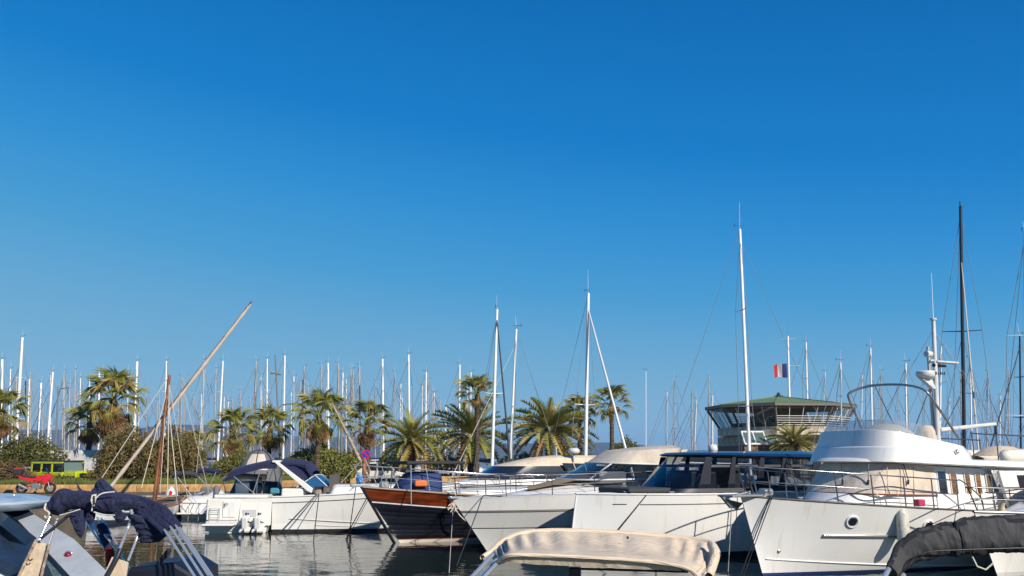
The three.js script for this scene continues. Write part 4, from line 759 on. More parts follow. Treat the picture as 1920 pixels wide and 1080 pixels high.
// white cruiser with navy canopy, bow to the right
{
  const sc = onLevel(508, 998, 0), L = 6.8;
  const g = thing('cruiser', 'white cruiser with navy blue canopy and blue windscreen, bow to the right', 'boat', [sc.x + L, 0, sc.z - 1.3], .03); addS(g);
  const dims = { L, B: 2.7, bow: 1.85, aft: 1.42, rake: .9, tr: .96, fa: .1, fl: .9, p: 2.6, um: .5, sk: 1.4 };
  const sh = u => 1.42 + .43 * u ** 1.4;
  hull(g, dims, [-.4, .0, .12, u => .35 + .0 * u, u => sh(u) - .26, u => sh(u) - .225, sh], [['bottom', MT.antifoul, 0, 2], ['boot_stripe', MT.blackMat, 0, 1], ['chine_strake', MT.gel, .035, 2], ['hull_side', MT.gel, 0, 4], ['sheer_stripe', MT.black, .004, 1], ['gunwale_band', MT.gel, .012, 2]]);
  rubRail(g, 0, .99, 0, .03, MT.gel, 'gunwale', .01);
  // chines that catch the light on the lower hull
  for (const [y0, y1, a] of [[.55, .16, .1], [.28, .05, .25]]) { const pts = []; for (let i = 0; i <= 12; i++) { const u = lerp(a, .97, i / 12); pts.push(g.H.at(u, lerp(y0, y1, i / 12), 1, .012)); } obj('spray_rail', tube(pts, .022, 24, 5), MT.gelGrey, g); }
  const z = 1.1, Q = (px, py) => { const p = g.S(px, py, z); return p; };
  // cabin trunk and foredeck
  house([{ x0: -4.6, x1: -.1, w: 1.12, y: 1.42, yf: 1.7, rf: .6 }, { x0: -4.5, x1: -.5, w: .98, y: 1.78, yf: 1.86, rf: .6 }, { x0: -4.5, x1: -1.0, w: .7, y: 1.88, yf: 1.92, rf: .6 }], g, [['cabin_side', MT.gel], ['cabin_top', MT.gel], ['cabin_top', MT.gel]]);
  obj('foredeck_mat', rbox(-2.2, -.9, 1.93, 1.96, -.55, .55, .01), MT.tentGrey, g);
  for (const s of [-1, 1]) { // white raked arch
    const a = Q(515, 866), b = Q(580, 916); obj('arch_leg', extrude([[a.x - .02, a.y], [a.x + .12, a.y + .03], [b.x + .16, b.y + .0], [b.x + .1, b.y - .18], [b.x - .08, b.y - .1]], s * 1.12 - .05, s * 1.12 + .05, .02), MT.gel, g); }
  const A = Q(515, 866); obj('arch_top', rbox(A.x - .1, A.x + .25, A.y - .03, A.y + .06, -1.15, 1.15, .03), MT.gel, g);
  // windscreen: blue panes in white frames
  const w0 = Q(556, 914), w1 = Q(588, 891), w2 = Q(617, 912), x0 = w0.x, x1 = w2.x, yb = w2.y;
  for (const s of [-1, 1]) obj('side_window', poly([V(x0, w0.y, s * 1.08), V(x1 - .1, yb, s * .95), V(w1.x, w1.y, s * .8), V(w1.x - .35, w1.y - .12, s * .85)]), MT.glassBlue, g);
  obj('windscreen', grid([[-.95, -.5, 0, .5, .95].map(s => V(x1 - .1 + .25 * (1 - s * s), yb, s)), [-.8, -.42, 0, .42, .8].map(s => V(w1.x + .12 * (1 - s * s * 1.5), w1.y, s))]), MT.glassBlue, g);
  obj('windscreen_frame', [tube([V(x0, w0.y, 1.09), V(w1.x, w1.y, .81), V(w1.x + .12, w1.y, 0), V(w1.x, w1.y, -.81), V(x0, w0.y, -1.09)], .025, 40, 6, .1), rod(V(w1.x, w1.y, .82), V(x1 - .1, yb, .97), .025), rod(V(w1.x, w1.y, -.82), V(x1 - .1, yb, -.97), .025)], MT.whitePaint, g);
  // canopy: aft awning and the sheet over the cockpit
  const prof = [[428, 886], [455, 877], [492, 869], [520, 867], [553, 867], [572, 872], [584, 889]].map(q => Q(...q)), rows = [];
  for (const s of [-1, -.9, -.5, 0, .5, .9, 1]) rows.push(prof.map((p, i) => V(p.x, p.y + .14 * (1 - s * s) - (Math.abs(s) === 1 ? .1 : 0) + .012 * noise(i * 2.1, s * 3), s * 1.12)));
  obj('canopy', grid(rows), MT.navy, g);
  for (const s of [-1, 1]) obj('canopy_side', poly([V(prof[3].x + .15, prof[3].y, s * 1.13), V(prof[5].x, prof[5].y, s * 1.13), V(w1.x, w1.y, s * .86), V(x0 + .15, w0.y + .25, s * 1.13)]), MT.navy, g);
  obj('canopy_valance', grid([prof.slice(0, 4).map(p => V(p.x, p.y - .05, 1.12)), prof.slice(0, 4).map((p, i) => V(p.x, p.y - .22 - .03 * (i % 2), 1.13))]), MT.navy, g);
  for (const s of [-1, 1]) { const p = prof[1], q = prof[0]; obj('canopy_pole', rod(V(prof[2].x, prof[2].y - .05, s * 1.1), V(prof[2].x - .35, 1.45, s * 1.1), .016), MT.chrome, g); obj('canopy_pole', rod(V(q.x + .1, q.y - .05, s * 1.1), V(prof[2].x - .2, 1.5, s * 1.1), .016), MT.chrome, g); }
  obj('cockpit_seat', rbox(-6.5, -5.6, 1.4, 1.75, -1.1, 1.1, .08), MT.gelWarm, g); obj('cockpit_bulkhead', box(-4.55, -4.45, 1.4, 2.3, -1.05, 1.05), mat([.10, .08, .07], .8), g); obj('helm_seat', rbox(-5.2, -4.9, 1.45, 2.05, .2, .8, .1), mat([.25, .22, .2], .8), g);
  for (const s of [-1, 1]) obj('fore_rail', tube([V(-3.6, 1.75, s * 1.2), V(-3.0, 2.15, s * 1.15), V(-1.8, 2.25, s * .95), V(-.4, 2.35, s * .4), V(.35, 2.35, 0)], .016, 30, 6), MT.chrome, g);
  for (const [x, zz, y] of [[-2.4, 1.05, 2.2], [-1.2, .75, 2.28], [-.3, .35, 2.34]]) for (const s of [-1, 1]) obj('stanchion', rod(V(x, 1.75, s * zz * 1.05), V(x, y, s * zz), .013), MT.chrome, g);
  obj('anchor', [rod(V(.5, 1.85, 0), V(1.1, 1.9, 0), .03), extrude([[.9, 1.9], [1.2, 1.8], [1.05, 1.65], [.85, 1.75]], -.12, .12, .02)], MT.steel, g);
  obj('deck_box', rbox(-1.0, -.7, 1.86, 2.12, -.15, .15, .04), mat([.05, .07, .04], .8), g); obj('porthole', box(-.6, -.45, .55, .95, 1.0, 1.05), MT.black, g).visible = true;
  cleat(g, .28, 1); cleat(g, .9, 1);
  const wl = v => g.localToWorld(v.clone()), c1 = g.H.pt(.24, 1, .05, -.02);
  line('mooring_line', 'dark mooring line from the navy canopied cruiser down left into the water', [wl(c1), onLevel(517, 1006, 0.02)]);
  line('mooring_line', 'second dark mooring line beside the leftmost one on the white cruiser', [wl(c1.clone().add(V(.05, 0, 0))), onLevel(533, 1004, 0.02)], .014);
  line('mooring_line', 'dark mooring line slanting right from the cleat of the navy canopied cruiser', [wl(c1.clone().add(V(.1, 0, 0))), onLevel(588, 1012, 0.02)]);
  const ring = P(656, 992, 35), rope2 = P(666, 914, 35.3);
  line('mooring_line', 'steep dark line from the cruiser bow to the rusty chain', [P(667, 913, 36), ring]); line('mooring_line', 'slanting dark line from the varnished bow to the rusty chain', [P(690, 930, 33.5), ring]);
  const ch = thing('mooring_chain', 'rusty orange mooring chain hanging into the water', 'chain', ring);
  for (let k = 0; k < 2; k++) for (let i = 0; i < 10; i++) { const t = new THREE.TorusGeometry(.045, .014, 5, 9); t.scale(1, 1.5, 1); t.rotateY(i % 2 ? 1.4 : .2); const o = obj('link', t, MT.rust, ch); o.position.set((k ? .02 : -.035 * i * .8), -.09 * i - .02, 0); o.rotation.z = k ? 0 : -.3; }
}
// grey dome cover of a boat berthed behind the canopied cruiser
{
  const c = P(500, 858, 46), g = thing('covered_boat', 'boat under a grey domed cover behind the navy canopy', 'boat', [c.x, 0, c.z], 1.7);
  hull(g, { L: 5, B: 2.2, bow: 1.3, aft: 1, rake: .6 }, [-.4, .1, u => 1 + .3 * u ** 1.8], [['bottom', MT.antifoul, 0, 2], ['hull_side', MT.gel, 0, 3]]); g.position.x += 0; 
  const rows = []; for (let j = 0; j <= 8; j++) { const t = j / 8 * 1.5, row = []; for (let i = 0; i <= 16; i++) { const a = i / 16 * 6.283; row.push(V(-2.5 + Math.cos(a) * 1.25 * Math.cos(t), 1.4 + 1.95 * Math.sin(t) + (j < 2 ? -.4 : 0), Math.sin(a) * 1.15 * Math.cos(t))); } rows.push(row); }
  obj('dome_cover', grid(rows), MT.tentGrey, g); 
  obj('cover_window', grid([0, .5, 1].map(t => [-.5, -.25, 0, .25, .5].map(s => { const a = Math.PI + s * 1.1, h = .55 + t * .55; return V(-2.5 + Math.cos(a) * 1.27 * Math.cos(h), 1.4 + 1.98 * Math.sin(h), Math.sin(a) * 1.17 * Math.cos(h)); }))), mat([.55, .48, .4], .5), g);
  for (let i = 0; i < 3; i++) obj('cover_hoop', tube([0, .4, .8, 1.2, 1.57].map(t => { const a = 2.2 + i * .95; return V(-2.5 + Math.cos(a) * 1.27 * Math.cos(t), 1.4 + 1.97 * Math.sin(t), Math.sin(a) * 1.17 * Math.cos(t)); }), .02), MT.black, g);
}
// far beige canopied cruiser behind the wooden boat
{
  const g = boat('cruiser', 'white cruiser with beige canopy behind the wooden bowed boat', 805, 945, 18); g.position.copy(atGround(812, 46)); g.updateMatrixWorld();
  const sh = u => 1.55 + .25 * u ** 1.8;
  hull(g, { L: 10, B: 3.2, bow: 1.8, aft: 1.55, rake: 1.2 }, [-.4, .15, sh], [['bottom', MT.antifoul, 0, 2], ['hull_side', MT.gel, 0, 4]]);
  const z = -1.15, Q = (px, py) => g.S(px, py, z), f = Q(935, 895), t0 = Q(955, 874), t1 = Q(1060, 856), e = Q(1140, 882), e2 = Q(1135, 866);
  house([{ x0: -7, x1: -.9, w: 1.4, y: 1.6, yf: 1.75, rf: .7 }, { x0: -7, x1: -1.6, w: 1.25, y: 1.95, yf: 1.9, rf: .7 }], g, [['coachroof_side', MT.gel], ['coachroof', MT.gel]]);
  house([{ x0: e.x, x1: f.x + 1.0, w: 1.3, y: f.y - .06, rf: .25 }, { x0: e.x, x1: t0.x + .55, w: 1.15, y: t0.y, rf: .25 }, { x0: e.x + .1, x1: t1.x + 1.5, w: 1.0, y: t1.y - .06, rf: .3 }, { x0: e2.x + .3, x1: t1.x + .3, w: .6, y: t1.y + .06, rf: .3 }], g, [['windscreen', MT.glassDark], ['canopy', MT.beige], ['canopy', MT.beige], ['canopy_top', MT.beige]]);
  const wa = Q(1052, 868), wb = Q(1120, 884); obj('canopy_window', extrude([[wa.x, wa.y], [Q(1115, 868).x, wa.y - .05], [wb.x, wb.y], [Q(1060, 886).x, Q(1060, 884).y]], z - .17, z - .14, 0), MT.glassDark, g);
  for (const k of [1072, 1092]) obj('canopy_strap', rod(V(Q(k, 868).x, Q(k, 868).y, z - .19), V(Q(k + 6, 884).x, Q(k, 884).y, z - .19), .03), MT.beige, g);
  guardRail(g, { u0: .3, h: .55, n: 7, lead: .3 });
  const rad = obj('radar_dome', lathe([[0, .16], [.22, .15], [.3, .06], [.3, -.06], [.2, -.14], [0, -.14]]), MT.whitePaint, g); rad.position.copy(Q(1076, 846)); obj('radar_post', rod(rad.position.clone().add(V(0, -.12, 0)), rad.position.clone().add(V(0, -.5, 0)), .05), MT.whitePaint, g);
}
// wooden boat: dark planked hull with varnished bulwark
{
  const g = boat('wooden_boat', 'dark planked boat with varnished mahogany bulwark and bow to the left', 750, 1018, 28);
  const sh = u => 1.32 + .66 * u ** 1.6, bw = u => sh(u) - lerp(.48, .5, u), n = 8;
  const lv = [-.4, -.02, .11, .135]; const planks = []; for (let i = 1; i <= n; i++) lv.push(u => lerp(.135, bw(u) - .05, i / n)); lv.push(u => bw(u)); lv.push(sh);
  const lacq = [0, 1, 2].map(i => mat([.011 + i * .003, .012 + i * .003, .019 + i * .004], .3 + i * .05, { clearcoat: .35, map: rep(T.mott, .8) }));
  for (let i = 0; i < n; i++) planks.push(['plank', lacq[(i * 2) % 3], .02, 2, true]);
  hull(g, { L: 9.5, B: 3.0, bow: 1.98, aft: 1.32, rake: 1.5, sk: 1.6, um: .5, p: 2.3, fl: .95 }, lv, [['bottom', MT.antifoul, 0, 2], ['boot_stripe', mat([.62, .55, .45], .5), 0, 1], ['red_line', mat([.2, .03, .02], .6), .004, 1], ...planks, ['white_line', MT.whitePaint, .02, 1], ['bulwark', MT.wood, .01, 3]], MT.teak);
  rubRail(g, 0, 1, .0, .04, MT.sparPale, 'cap_rail', 0);
  obj('stem_post', tube([0, .3, .6, 1].map(t => V(.02 + 1.5 * t * 1, lerp(-.3, 2.02, t), 0)), .055, 12, 8), MT.hullNavy, g);
  guardRail(g, { u0: .45, h: .78, n: 7, inset: .1, lead: .55, r: .018 });
  const Q = (px, py, z = -.9) => g.S(px, py, z);
  // foredeck trunk, blue covered windscreen, black awning on posts
  house([{ x0: -6.5, x1: -1.0, w: 1.05, y: 1.35, yf: 1.55, rf: .5 }, { x0: -6.5, x1: -1.4, w: .95, y: 1.85, yf: 1.8, rf: .5 }], g, [['cabin_side', MT.gel], ['cabin_top', MT.gel]]);
  const blueC = mat([.018, .045, .16], .8, { map: rep(T.cloth, 1) }); const wc0 = Q(738, 906, -.3).x, wc1 = Q(835, 906, -.95).x; house([{ x0: wc1, x1: wc0, w: .72, y: 1.72, rf: .5 }, { x0: wc1, x1: wc0 - .55, w: .6, y: 2.42, rf: .4 }, { x0: wc1 + .2, x1: wc0 - .9, w: .3, y: 2.5, rf: .4 }], g, [['windscreen_cover', blueC], ['windscreen_cover', blueC], ['windscreen_cover', blueC]]);
  const a = Q(752, 870, -.5), b = Q(872, 870, -1); obj('awning', rbox(b.x, a.x, a.y - .02, a.y + .1, -1.05, 1.05, .05), MT.blackMat, g);
  for (const x of [a.x - .2, b.x + .2]) for (const s of [-1, 1]) obj('awning_post', rod(V(x, a.y, s * .95), V(x, 1.4, s * 1.05), .018), MT.chrome, g);
  const lf = Q(785, 906, -.82); obj('life_float', [rbox(lf.x - .34, lf.x + .16, lf.y - .12, lf.y + .1, -.9, -.76, .06)], MT.orange, g);
  obj('bow_roller', [rbox(1.2, 1.9, 1.98, 2.08, -.09, .09, .02), rod(V(1.86, 2.06, -.1), V(1.86, 2.06, .1), .05, .05, 10)], MT.chrome, g);
  obj('windlass', [rbox(.5, .8, 1.95, 2.15, -.16, .16, .04), rod(V(.65, 2.1, -.2), V(.65, 2.1, .2), .08, .08, 10)], MT.chrome, g);
  const fl = obj('fender', lathe([[0, -.2], [.1, -.15], [.13, 0], [.1, .15], [.03, .22]], 12), mat([.1, .35, .7], .5), g); fl.position.copy(V(1.5, 2.25, .25));
  // frayed light rope ends on the bulwark beside the white bow
  const kq = Q(850, 945, -1.45), kg = []; for (let i = 0; i < 9; i++) { const an = i * .7; kg.push(tube([kq.clone(), kq.clone().add(V(.12 * Math.cos(an), .1 * Math.sin(an), -.05)), kq.clone().add(V(.25 * Math.cos(an + .4), .22 * Math.sin(an) - .06, -.08))], .018, 8, 5)); } obj('rope_bundle', kg, MT.ropeLight, g);
  obj('hanging_rope', tube([V(kq.x + .1, 1.95, kq.z + .05), kq.clone().add(V(-.1, .25, -.05)), kq.clone(), kq.clone().add(V(-.2, -.35, -.02)), kq.clone().add(V(-.5, -.6, .05))], .025, 20, 6), MT.ropeLight, g);
  line('mooring_line', 'pale vertical line from the dark planked hull into the water', [g.localToWorld(kq.clone()), onLevel(842, 1074, 0.02)], .009, MT.ropeLight);
  line('mooring_line', 'thin dark line from the varnished bulwark down to the water', [P(694, 930, 33), onLevel(655, 1002, .02)], .012);
}
// white and grey express cruiser with beige canvas
{
  const g = boat('cruiser', 'white over grey express cruiser with beige canvas top, pointed bow and oval porthole', 916, 1038, 28);
  const sh = u => 1.95 - .22 * u ** 2.2, st = u => lerp(1.42, 1.30, u), st2 = u => lerp(.82, .78, u);
  hull(g, { L: 11, B: 3.6, bow: 1.73, aft: 1.95, rake: 1.3, sk: 2.2, p: 2.4, um: .45, fl: .6 }, [-.4, .0, .1, st2, u => st2(u) + .03, st, u => st(u) + .05, sh], [['bottom', MT.antifoul, 0, 2], ['boot_stripe', MT.blackMat, 0, 1], ['lower_hull', MT.gelGrey, 0, 3], ['hull_groove', MT.black, -.006, 1], ['middle_hull', MT.gelGrey, 0, 3], ['sheer_stripe', mat([.08, .075, .06], .5), .03, 1], ['topside', MT.gel, .012, 4]]);
  const Q = (px, py, z = -1.3) => g.S(px, py, z);
  house([{ x0: -10.5, x1: -.2, w: 1.62, y: 1.93, yf: 1.72, rf: .75, e: 2 }, { x0: -10.4, x1: -.7, w: 1.45, y: 2.2, yf: 1.85, rf: .75, e: 2 }, { x0: -10.2, x1: -1.6, w: 1.05, y: 2.38, yf: 2.0, rf: .75, e: 2 }, { x0: -10, x1: -3, w: .4, y: 2.46, yf: 2.2, rf: .7, e: 2 }], g, [['coachroof_side', MT.gel], ['coachroof', MT.gel], ['coachroof', MT.gel], ['coachroof', MT.gel]]);
  // tan sunbed on the foredeck with a red edge
  const sb = []; for (const s of [-.7, -.35, 0, .35, .7]) sb.push([0, .25, .5, .75, 1].map(t => V(lerp(-1.3, -3.6, t), lerp(1.98, 2.40, t) + .05 - s * s * .12, s * lerp(.55, 1.2, t)))); obj('sunbed', grid(sb), mat([.30, .22, .13], .9, { map: rep(T.cloth, 1.5) }), g);
  const wsb = Q(1112, 895, -1.0), wst = Q(1166, 868, -1.05), ca = Q(1190, 843, -1), cb = Q(1316, 838, -1), cl = Q(1278, 880, -1.35);
  const yb = wsb.y - .02;
  house([{ x0: cl.x, x1: wsb.x + .55, w: 1.35, y: 2.30, yf: 2.28, rf: .42 }, { x0: cl.x, x1: wst.x + .45, w: 1.2, y: Q(1285, 876, -1.3).y, yf: wst.y, rf: .42 }, { x0: cl.x - .3, x1: ca.x + .3, w: 1.05, y: cb.y - .04, yf: ca.y - .04, rf: .42 }, { x0: cl.x - .3, x1: ca.x - .5, w: .5, y: cb.y + .06, yf: ca.y + .06, rf: .42 }], g, [['windscreen', MT.glassTint], ['canopy', MT.beigeGrey], ['canopy', MT.beigeGrey], ['canopy_top', MT.beigeGrey]]);
  obj('windscreen_frame', [tube(ringPts({ x0: cl.x, x1: wst.x + .47, w: 1.22, y: Q(1285, 872, -1.3).y, yf: wst.y, rf: .42 }), .03, 60, 6), tube(ringPts({ x0: cl.x, x1: wsb.x + .57, w: 1.37, y: 2.3, yf: 2.28, rf: .42 }), .03, 60, 6)], MT.whitePaint, g);
  for (const s of [-1, 1]) { obj('windscreen_post', rod(V(wsb.x + .1, 2.28, s * .9), V(wst.x + .2, wst.y, s * .8), .03), MT.whitePaint, g); obj('canopy_leg', extrude([[cl.x - .3, cb.y - .1], [cl.x - .05, cb.y - .1], [cl.x + .7, 2.3], [cl.x + .5, 2.3]], s * 1.33 - .03, s * 1.33 + .03, .01), MT.beige, g); }
  obj('dashboard', rbox(wsb.x - 1.3, wsb.x - .2, 2.15, 2.55, -1.1, 1.1, .1), mat([.2, .19, .18], .8), g); obj('helm_seat', rbox(wsb.x - 2.6, wsb.x - 2.2, 2.2, 2.95, -.9, -.2, .1), MT.gelWarm, g);
  guardRail(g, { u0: .18, h: .62, n: 8, inset: .14, lead: .1, r: .016, m: mat([.12, .12, .12], .35, { metalness: .8 }) });
  const pq = g.H, pv = pq.at(.62, 1.12, -1, .02), og = new THREE.SphereGeometry(.1, 20, 12); og.scale(1.9, .85, .12); const ph = obj('porthole', og, MT.glassDark, g); ph.position.copy(pv); ph.rotation.y = -.16; const tr = new THREE.TorusGeometry(.1, .016, 6, 24); tr.scale(1.95, .9, 1); const pr = obj('porthole_rim', tr, MT.chrome, g); pr.position.copy(pv); pr.rotation.y = -.16;
  const cq = cleat(g, .88, -1); obj('bow_fitting', rbox(.95, 1.4, 1.72, 1.8, -.12, .12, .03), MT.chrome, g);
  line('mooring_line', 'dark mooring line from the pointed white bow bending down over the dark hull', [g.localToWorld(cq.clone()), g.localToWorld(g.H.pt(.93, -1, .06, -.02)), onLevel(856, 1062, .02)], .016);
}
// boxy white day boat with navy hardtop
{
  const g = boat('day_boat', 'boxy white day boat with navy hardtop and upright bow beside the trawler', 1066, 1051, 24);
  const sh = u => 1.88 + .05 * u;
  hull(g, { L: 9.6, B: 3.1, bow: 1.93, aft: 1.88, rake: -.28, sk: 1, p: 3.4, um: .35, fl: .55, fa: .1, tr: .95 }, [-.4, .02, .16, sh], [['bottom', MT.antifoul, 0, 2], ['boot_stripe', MT.blackMat, 0, 1], ['hull_side', MT.gel, 0, 8]]);
  rubRail(g, 0, 1, .0, .03, MT.gel, 'gunwale', 0);
  { const pts = []; for (let i = 0; i <= 10; i++) pts.push(g.H.at(lerp(.3, .82, i / 10), 1.62, -1, .004)); obj('style_line', tube(pts, .012, 24, 5), MT.black, g); const p2 = []; for (let i = 0; i <= 4; i++) p2.push(g.H.at(lerp(.86, .9, i / 4), 1.63, -1, .004)); obj('style_line', tube(p2, .012, 8, 5), MT.black, g); }
  const Q = (px, py, z = -1.1) => g.S(px, py, z), b0 = Q(1262, 916, -.9), t0 = Q(1306, 852, -.9), hi = Q(1290, 876, -.9), t1 = Q(1535, 858, -1.3), yb = 1.95;
  obj('sunpad', [rbox(b0.x + .05, b0.x + 1.6, 1.94, 2.10, -.95, .95, .07)], mat([.05, .05, .055], .85, { map: rep(T.cloth, 1.2) }), g);
  house([{ x0: -8.6, x1: b0.x + .45, w: 1.3, y: yb, rf: .18 }, { x0: -8.6, x1: b0.x + .38, w: 1.27, y: yb + .12, rf: .18 }, { x0: -8.6, x1: hi.x + .12, w: 1.22, y: hi.y, rf: .15 }, { x0: -8.6, x1: hi.x, w: 1.2, y: hi.y + .07, rf: .15 }, { x0: -8.6, x1: t0.x + .08, w: 1.16, y: t0.y - .06, rf: .15 }], g, [['coaming', MT.navyDark], ['windscreen', MT.glassTint], ['windscreen_bar', MT.navyDark], ['upper_window', MT.glassTint], [null]]);
  house([{ x0: -8.9, x1: t0.x + .25, w: 1.22, y: t0.y - .16, yf: t0.y - .06, rf: .12 }, { x0: -9.1, x1: t0.x + .3, w: 1.34, y: t0.y - .1, yf: t0.y, rf: .12 }, { x0: -9.0, x1: t0.x + .1, w: 1.2, y: t0.y + .0, yf: t0.y + .06, rf: .12 }, { x0: -8.6, x1: t0.x - .6, w: .6, y: t0.y + .12, yf: t0.y + .1, rf: .12 }], g, [['roof_edge', MT.black], ['hardtop', mat([.008, .03, .085], .4, { clearcoat: .5, map: rep(T.mott, .5) })], ['hardtop', mat([.008, .03, .085], .4, { clearcoat: .5 })], ['hardtop', mat([.008, .03, .085], .4, { clearcoat: .5 })]]);
  for (const s of [-1, 1]) for (const [x, w] of [[b0.x - .9, .22], [b0.x - 1.9, .14], [b0.x - 3.0, .16], [b0.x - 3.9, .14], [-8.4, .24]]) obj('pillar', extrude([[x - w, yb + .1], [x + w, yb + .1], [x + w * .3 - .15, t0.y - .08], [x - w - .1, t0.y - .08]], s * 1.24 - .02, s * 1.24 + .02, .008), MT.navyDark, g);
  obj('aft_curtain', box(-8.62, -8.58, yb, t0.y - .1, -1.2, 1.2), MT.vinyl, g); obj('helm_console', rbox(b0.x - 1.6, b0.x - .6, yb, yb + .65, -1.0, .2, .08), MT.navyDark, g); obj('helm_seat', rbox(b0.x - 2.6, b0.x - 2.2, yb, yb + .85, -.9, -.2, .1), MT.greyCloth, g); obj('helm_seat', rbox(b0.x - 2.6, b0.x - 2.2, yb, yb + .85, .2, .9, .1), MT.greyCloth, g);
  obj('aerial_dome', lathe([[0, .22], [.12, .2], [.16, .08], [.14, -.04], [0, -.04]]), MT.whitePaint, g).position.set(-5.5, t0.y + .12, .2);
  const bc = cleat(g, .86, -1); cleat(g, .72, -1);
  line('mooring_line', 'dark mooring line slanting down the white day boat side', [g.localToWorld(g.H.pt(.80, -1, .06, .0)), g.localToWorld(g.H.at(.93, .05, -1, .15))], .018);
  // rounded bow block
  obj('bow_cap', tube([V(-.03, -.1, 0), V(-.14, .8, 0), V(-.27, 1.7, 0), V(-.31, 1.9, 0)], .035, 14, 10), MT.gel, g);
}
// trawler yacht
{
  const g = boat('trawler_yacht', 'large white trawler yacht with flybridge, radar mast and canvas covered windows', 1430, 1079, 28);
  const sh = u => 1.38 + .64 * u ** 1.7;
  hull(g, { L: 12.4, B: 4.1, bow: 2.02, aft: 1.38, rake: .62, sk: 1.7, um: .5, p: 2.5, fl: .72, fa: .12, tr: .9, nu: 40 }, [-.5, .0, .06, .13, u => sh(u) - .0, ], [['bottom', MT.antifoul, 0, 2], ['boot_stripe', mat([.015, .03, .12], .4), 0, 1], ['white_line', MT.gel, 0, 1], ['hull_side', MT.gel, 0, 10]]);
  const H = g.H, Q = (px, py, z = -1.35) => g.S(px, py, z);
  rubRail(g, 0, .995, .0, .024, mat([.09, .075, .06], .5), 'toe_rail', 0);
  { const pts = []; for (let i = 0; i <= 14; i++) pts.push(H.at(lerp(0, .87, i / 14), lerp(.78, 1.0, i / 14), -1, .02)); obj('rub_rail', tube(pts, .036, 40, 7), mat([.24, .23, .21], .5), g); const p2 = pts.map(p => p.clone().add(V(0, .025, -.04))); obj('rub_rail_strip', tube(p2, .014, 40, 5), MT.chrome, g); const p3 = pts.map(p => V(p.x, p.y, -p.z)); obj('rub_rail', tube(p3, .04, 40, 7), MT.gelGrey, g); }
  { const pts = []; for (let i = 0; i <= 12; i++) pts.push(H.at(lerp(.4, .985, i / 12), lerp(.02, .42, (i / 12) ** 1.4), -1, .008)); obj('spray_rail', tube(pts, .02, 30, 5), MT.gel, g); }
  for (const u of [.812, .64]) {
    const y = H.sheer(u) - .46, q = H.at(u, y, -1), tu = H.at(u + .01, y, -1).sub(H.at(u - .01, y, -1)), ty = H.at(u, y + .05, -1).sub(H.at(u, y - .05, -1)), n = V().crossVectors(tu, ty).normalize(); if (n.z > 0) n.negate();
    const d = new THREE.CylinderGeometry(.125, .125, .02, 24); d.rotateX(1.5708); const w = obj('porthole', d, MT.glassDark, g); w.position.copy(q.addScaledVector(n, .012)); w.quaternion.setFromUnitVectors(V(0, 0, 1), n);
    obj('rim', new THREE.TorusGeometry(.155, .028, 8, 30), MT.gel, w); obj('ring', new THREE.TorusGeometry(.125, .012, 6, 26), MT.chrome, w).position.z = .012;
  }
  { const q = H.at(.955, .62, -1, .01); const d = new THREE.SphereGeometry(.05, 12, 8); d.scale(1, 1, .5); obj('drain', d, MT.chrome, g).position.copy(q); }
  // side decks, deckhouse
  const wh = MT.gel, yD = 1.5;
  const aftX = Q(1880, 900).x, fb = Q(1556, 925, 0).x, ft = Q(1592, 868, 0).x;
  house([{ x0: aftX - 1.6, x1: fb + .55, w: 1.4, y: 1.4, yf: 1.78, rf: .4, e: 2.6 }, { x0: aftX - 1.6, x1: fb + .3, w: 1.38, y: 1.95, yf: 2.05, rf: .35, e: 2.6 }], g, [['trunk_side', wh], ['trunk_top', wh]]);
  house([{ x0: aftX, x1: fb, w: 1.36, y: 1.5, yf: 2.04, rf: .22, e: 3 }, { x0: aftX + .4, x1: ft + .05, w: 1.28, y: 2.66, yf: 2.86, rf: .2, e: 3 }], g, [['house_side', wh], ['house_roof', wh]], 36);
  // canvas over the windscreen and the front side windows
  const cvr = (x0, xs0, y0, y0f, x1, xs1, y1, y1f, w0, w1) => { const a = ringPts({ x0, x1: xs0, w: w0, y: y0, yf: y0f, rf: .22 * (xs0 - aftX) / (xs0 - x0), e: 3 }, 40), b = ringPts({ x0: x1, x1: xs1, w: w1, y: y1, yf: y1f, rf: .2 * (xs1 - aftX) / (xs1 - x1), e: 3 }, 40); const m1 = a.map((p, i) => p.clone().lerp(b[i], .5).add(V(.0, .012 * noise(i * .7, 2), .0))); return grid([a, a.map((p, i) => p.clone().lerp(b[i], .25)), m1, b]); };
  const cx = Q(1752, 900).x;
  obj('window_canvas', cvr(cx, fb + .04, 1.99, 2.07, cx - .05, ft + .13, 2.72, 2.86, 1.385, 1.32), mat([.68, .57, .455], .9, { map: rep(T.cloth, .9), bumpMap: rep(T.bump, .6), bumpScale: .02 }), g);
  for (const k of [.35, .55, .75]) { const xx = lerp(cx, fb, k); obj('canvas_seam', rod(V(xx, 2.06, -1.395), V(xx - .12, 2.74, -1.33), .012), MT.beige, g); }
  for (const [px0, px1] of [[1578, 1580], [1628, 1628], [1694, 1703]]) { const a = Q(px0, 870, px0 < 1600 ? -.3 : px0 < 1650 ? -.95 : -1.36), b = Q(px1, 900, px0 < 1600 ? -.34 : px0 < 1650 ? -1.02 : -1.42); obj('wiper', [rod(a, b, .014), rod(b, b.clone().add(V(.02, -.12, 0)), .03)], MT.black, g); }
  // brown trim at the canvas foot
  obj('teak_trim', tube(ringPts({ x0: cx, x1: fb + .1, w: 1.40, y: 1.97, yf: 2.05, rf: .26, e: 3 }), .025, 60, 6), MT.wood, g);
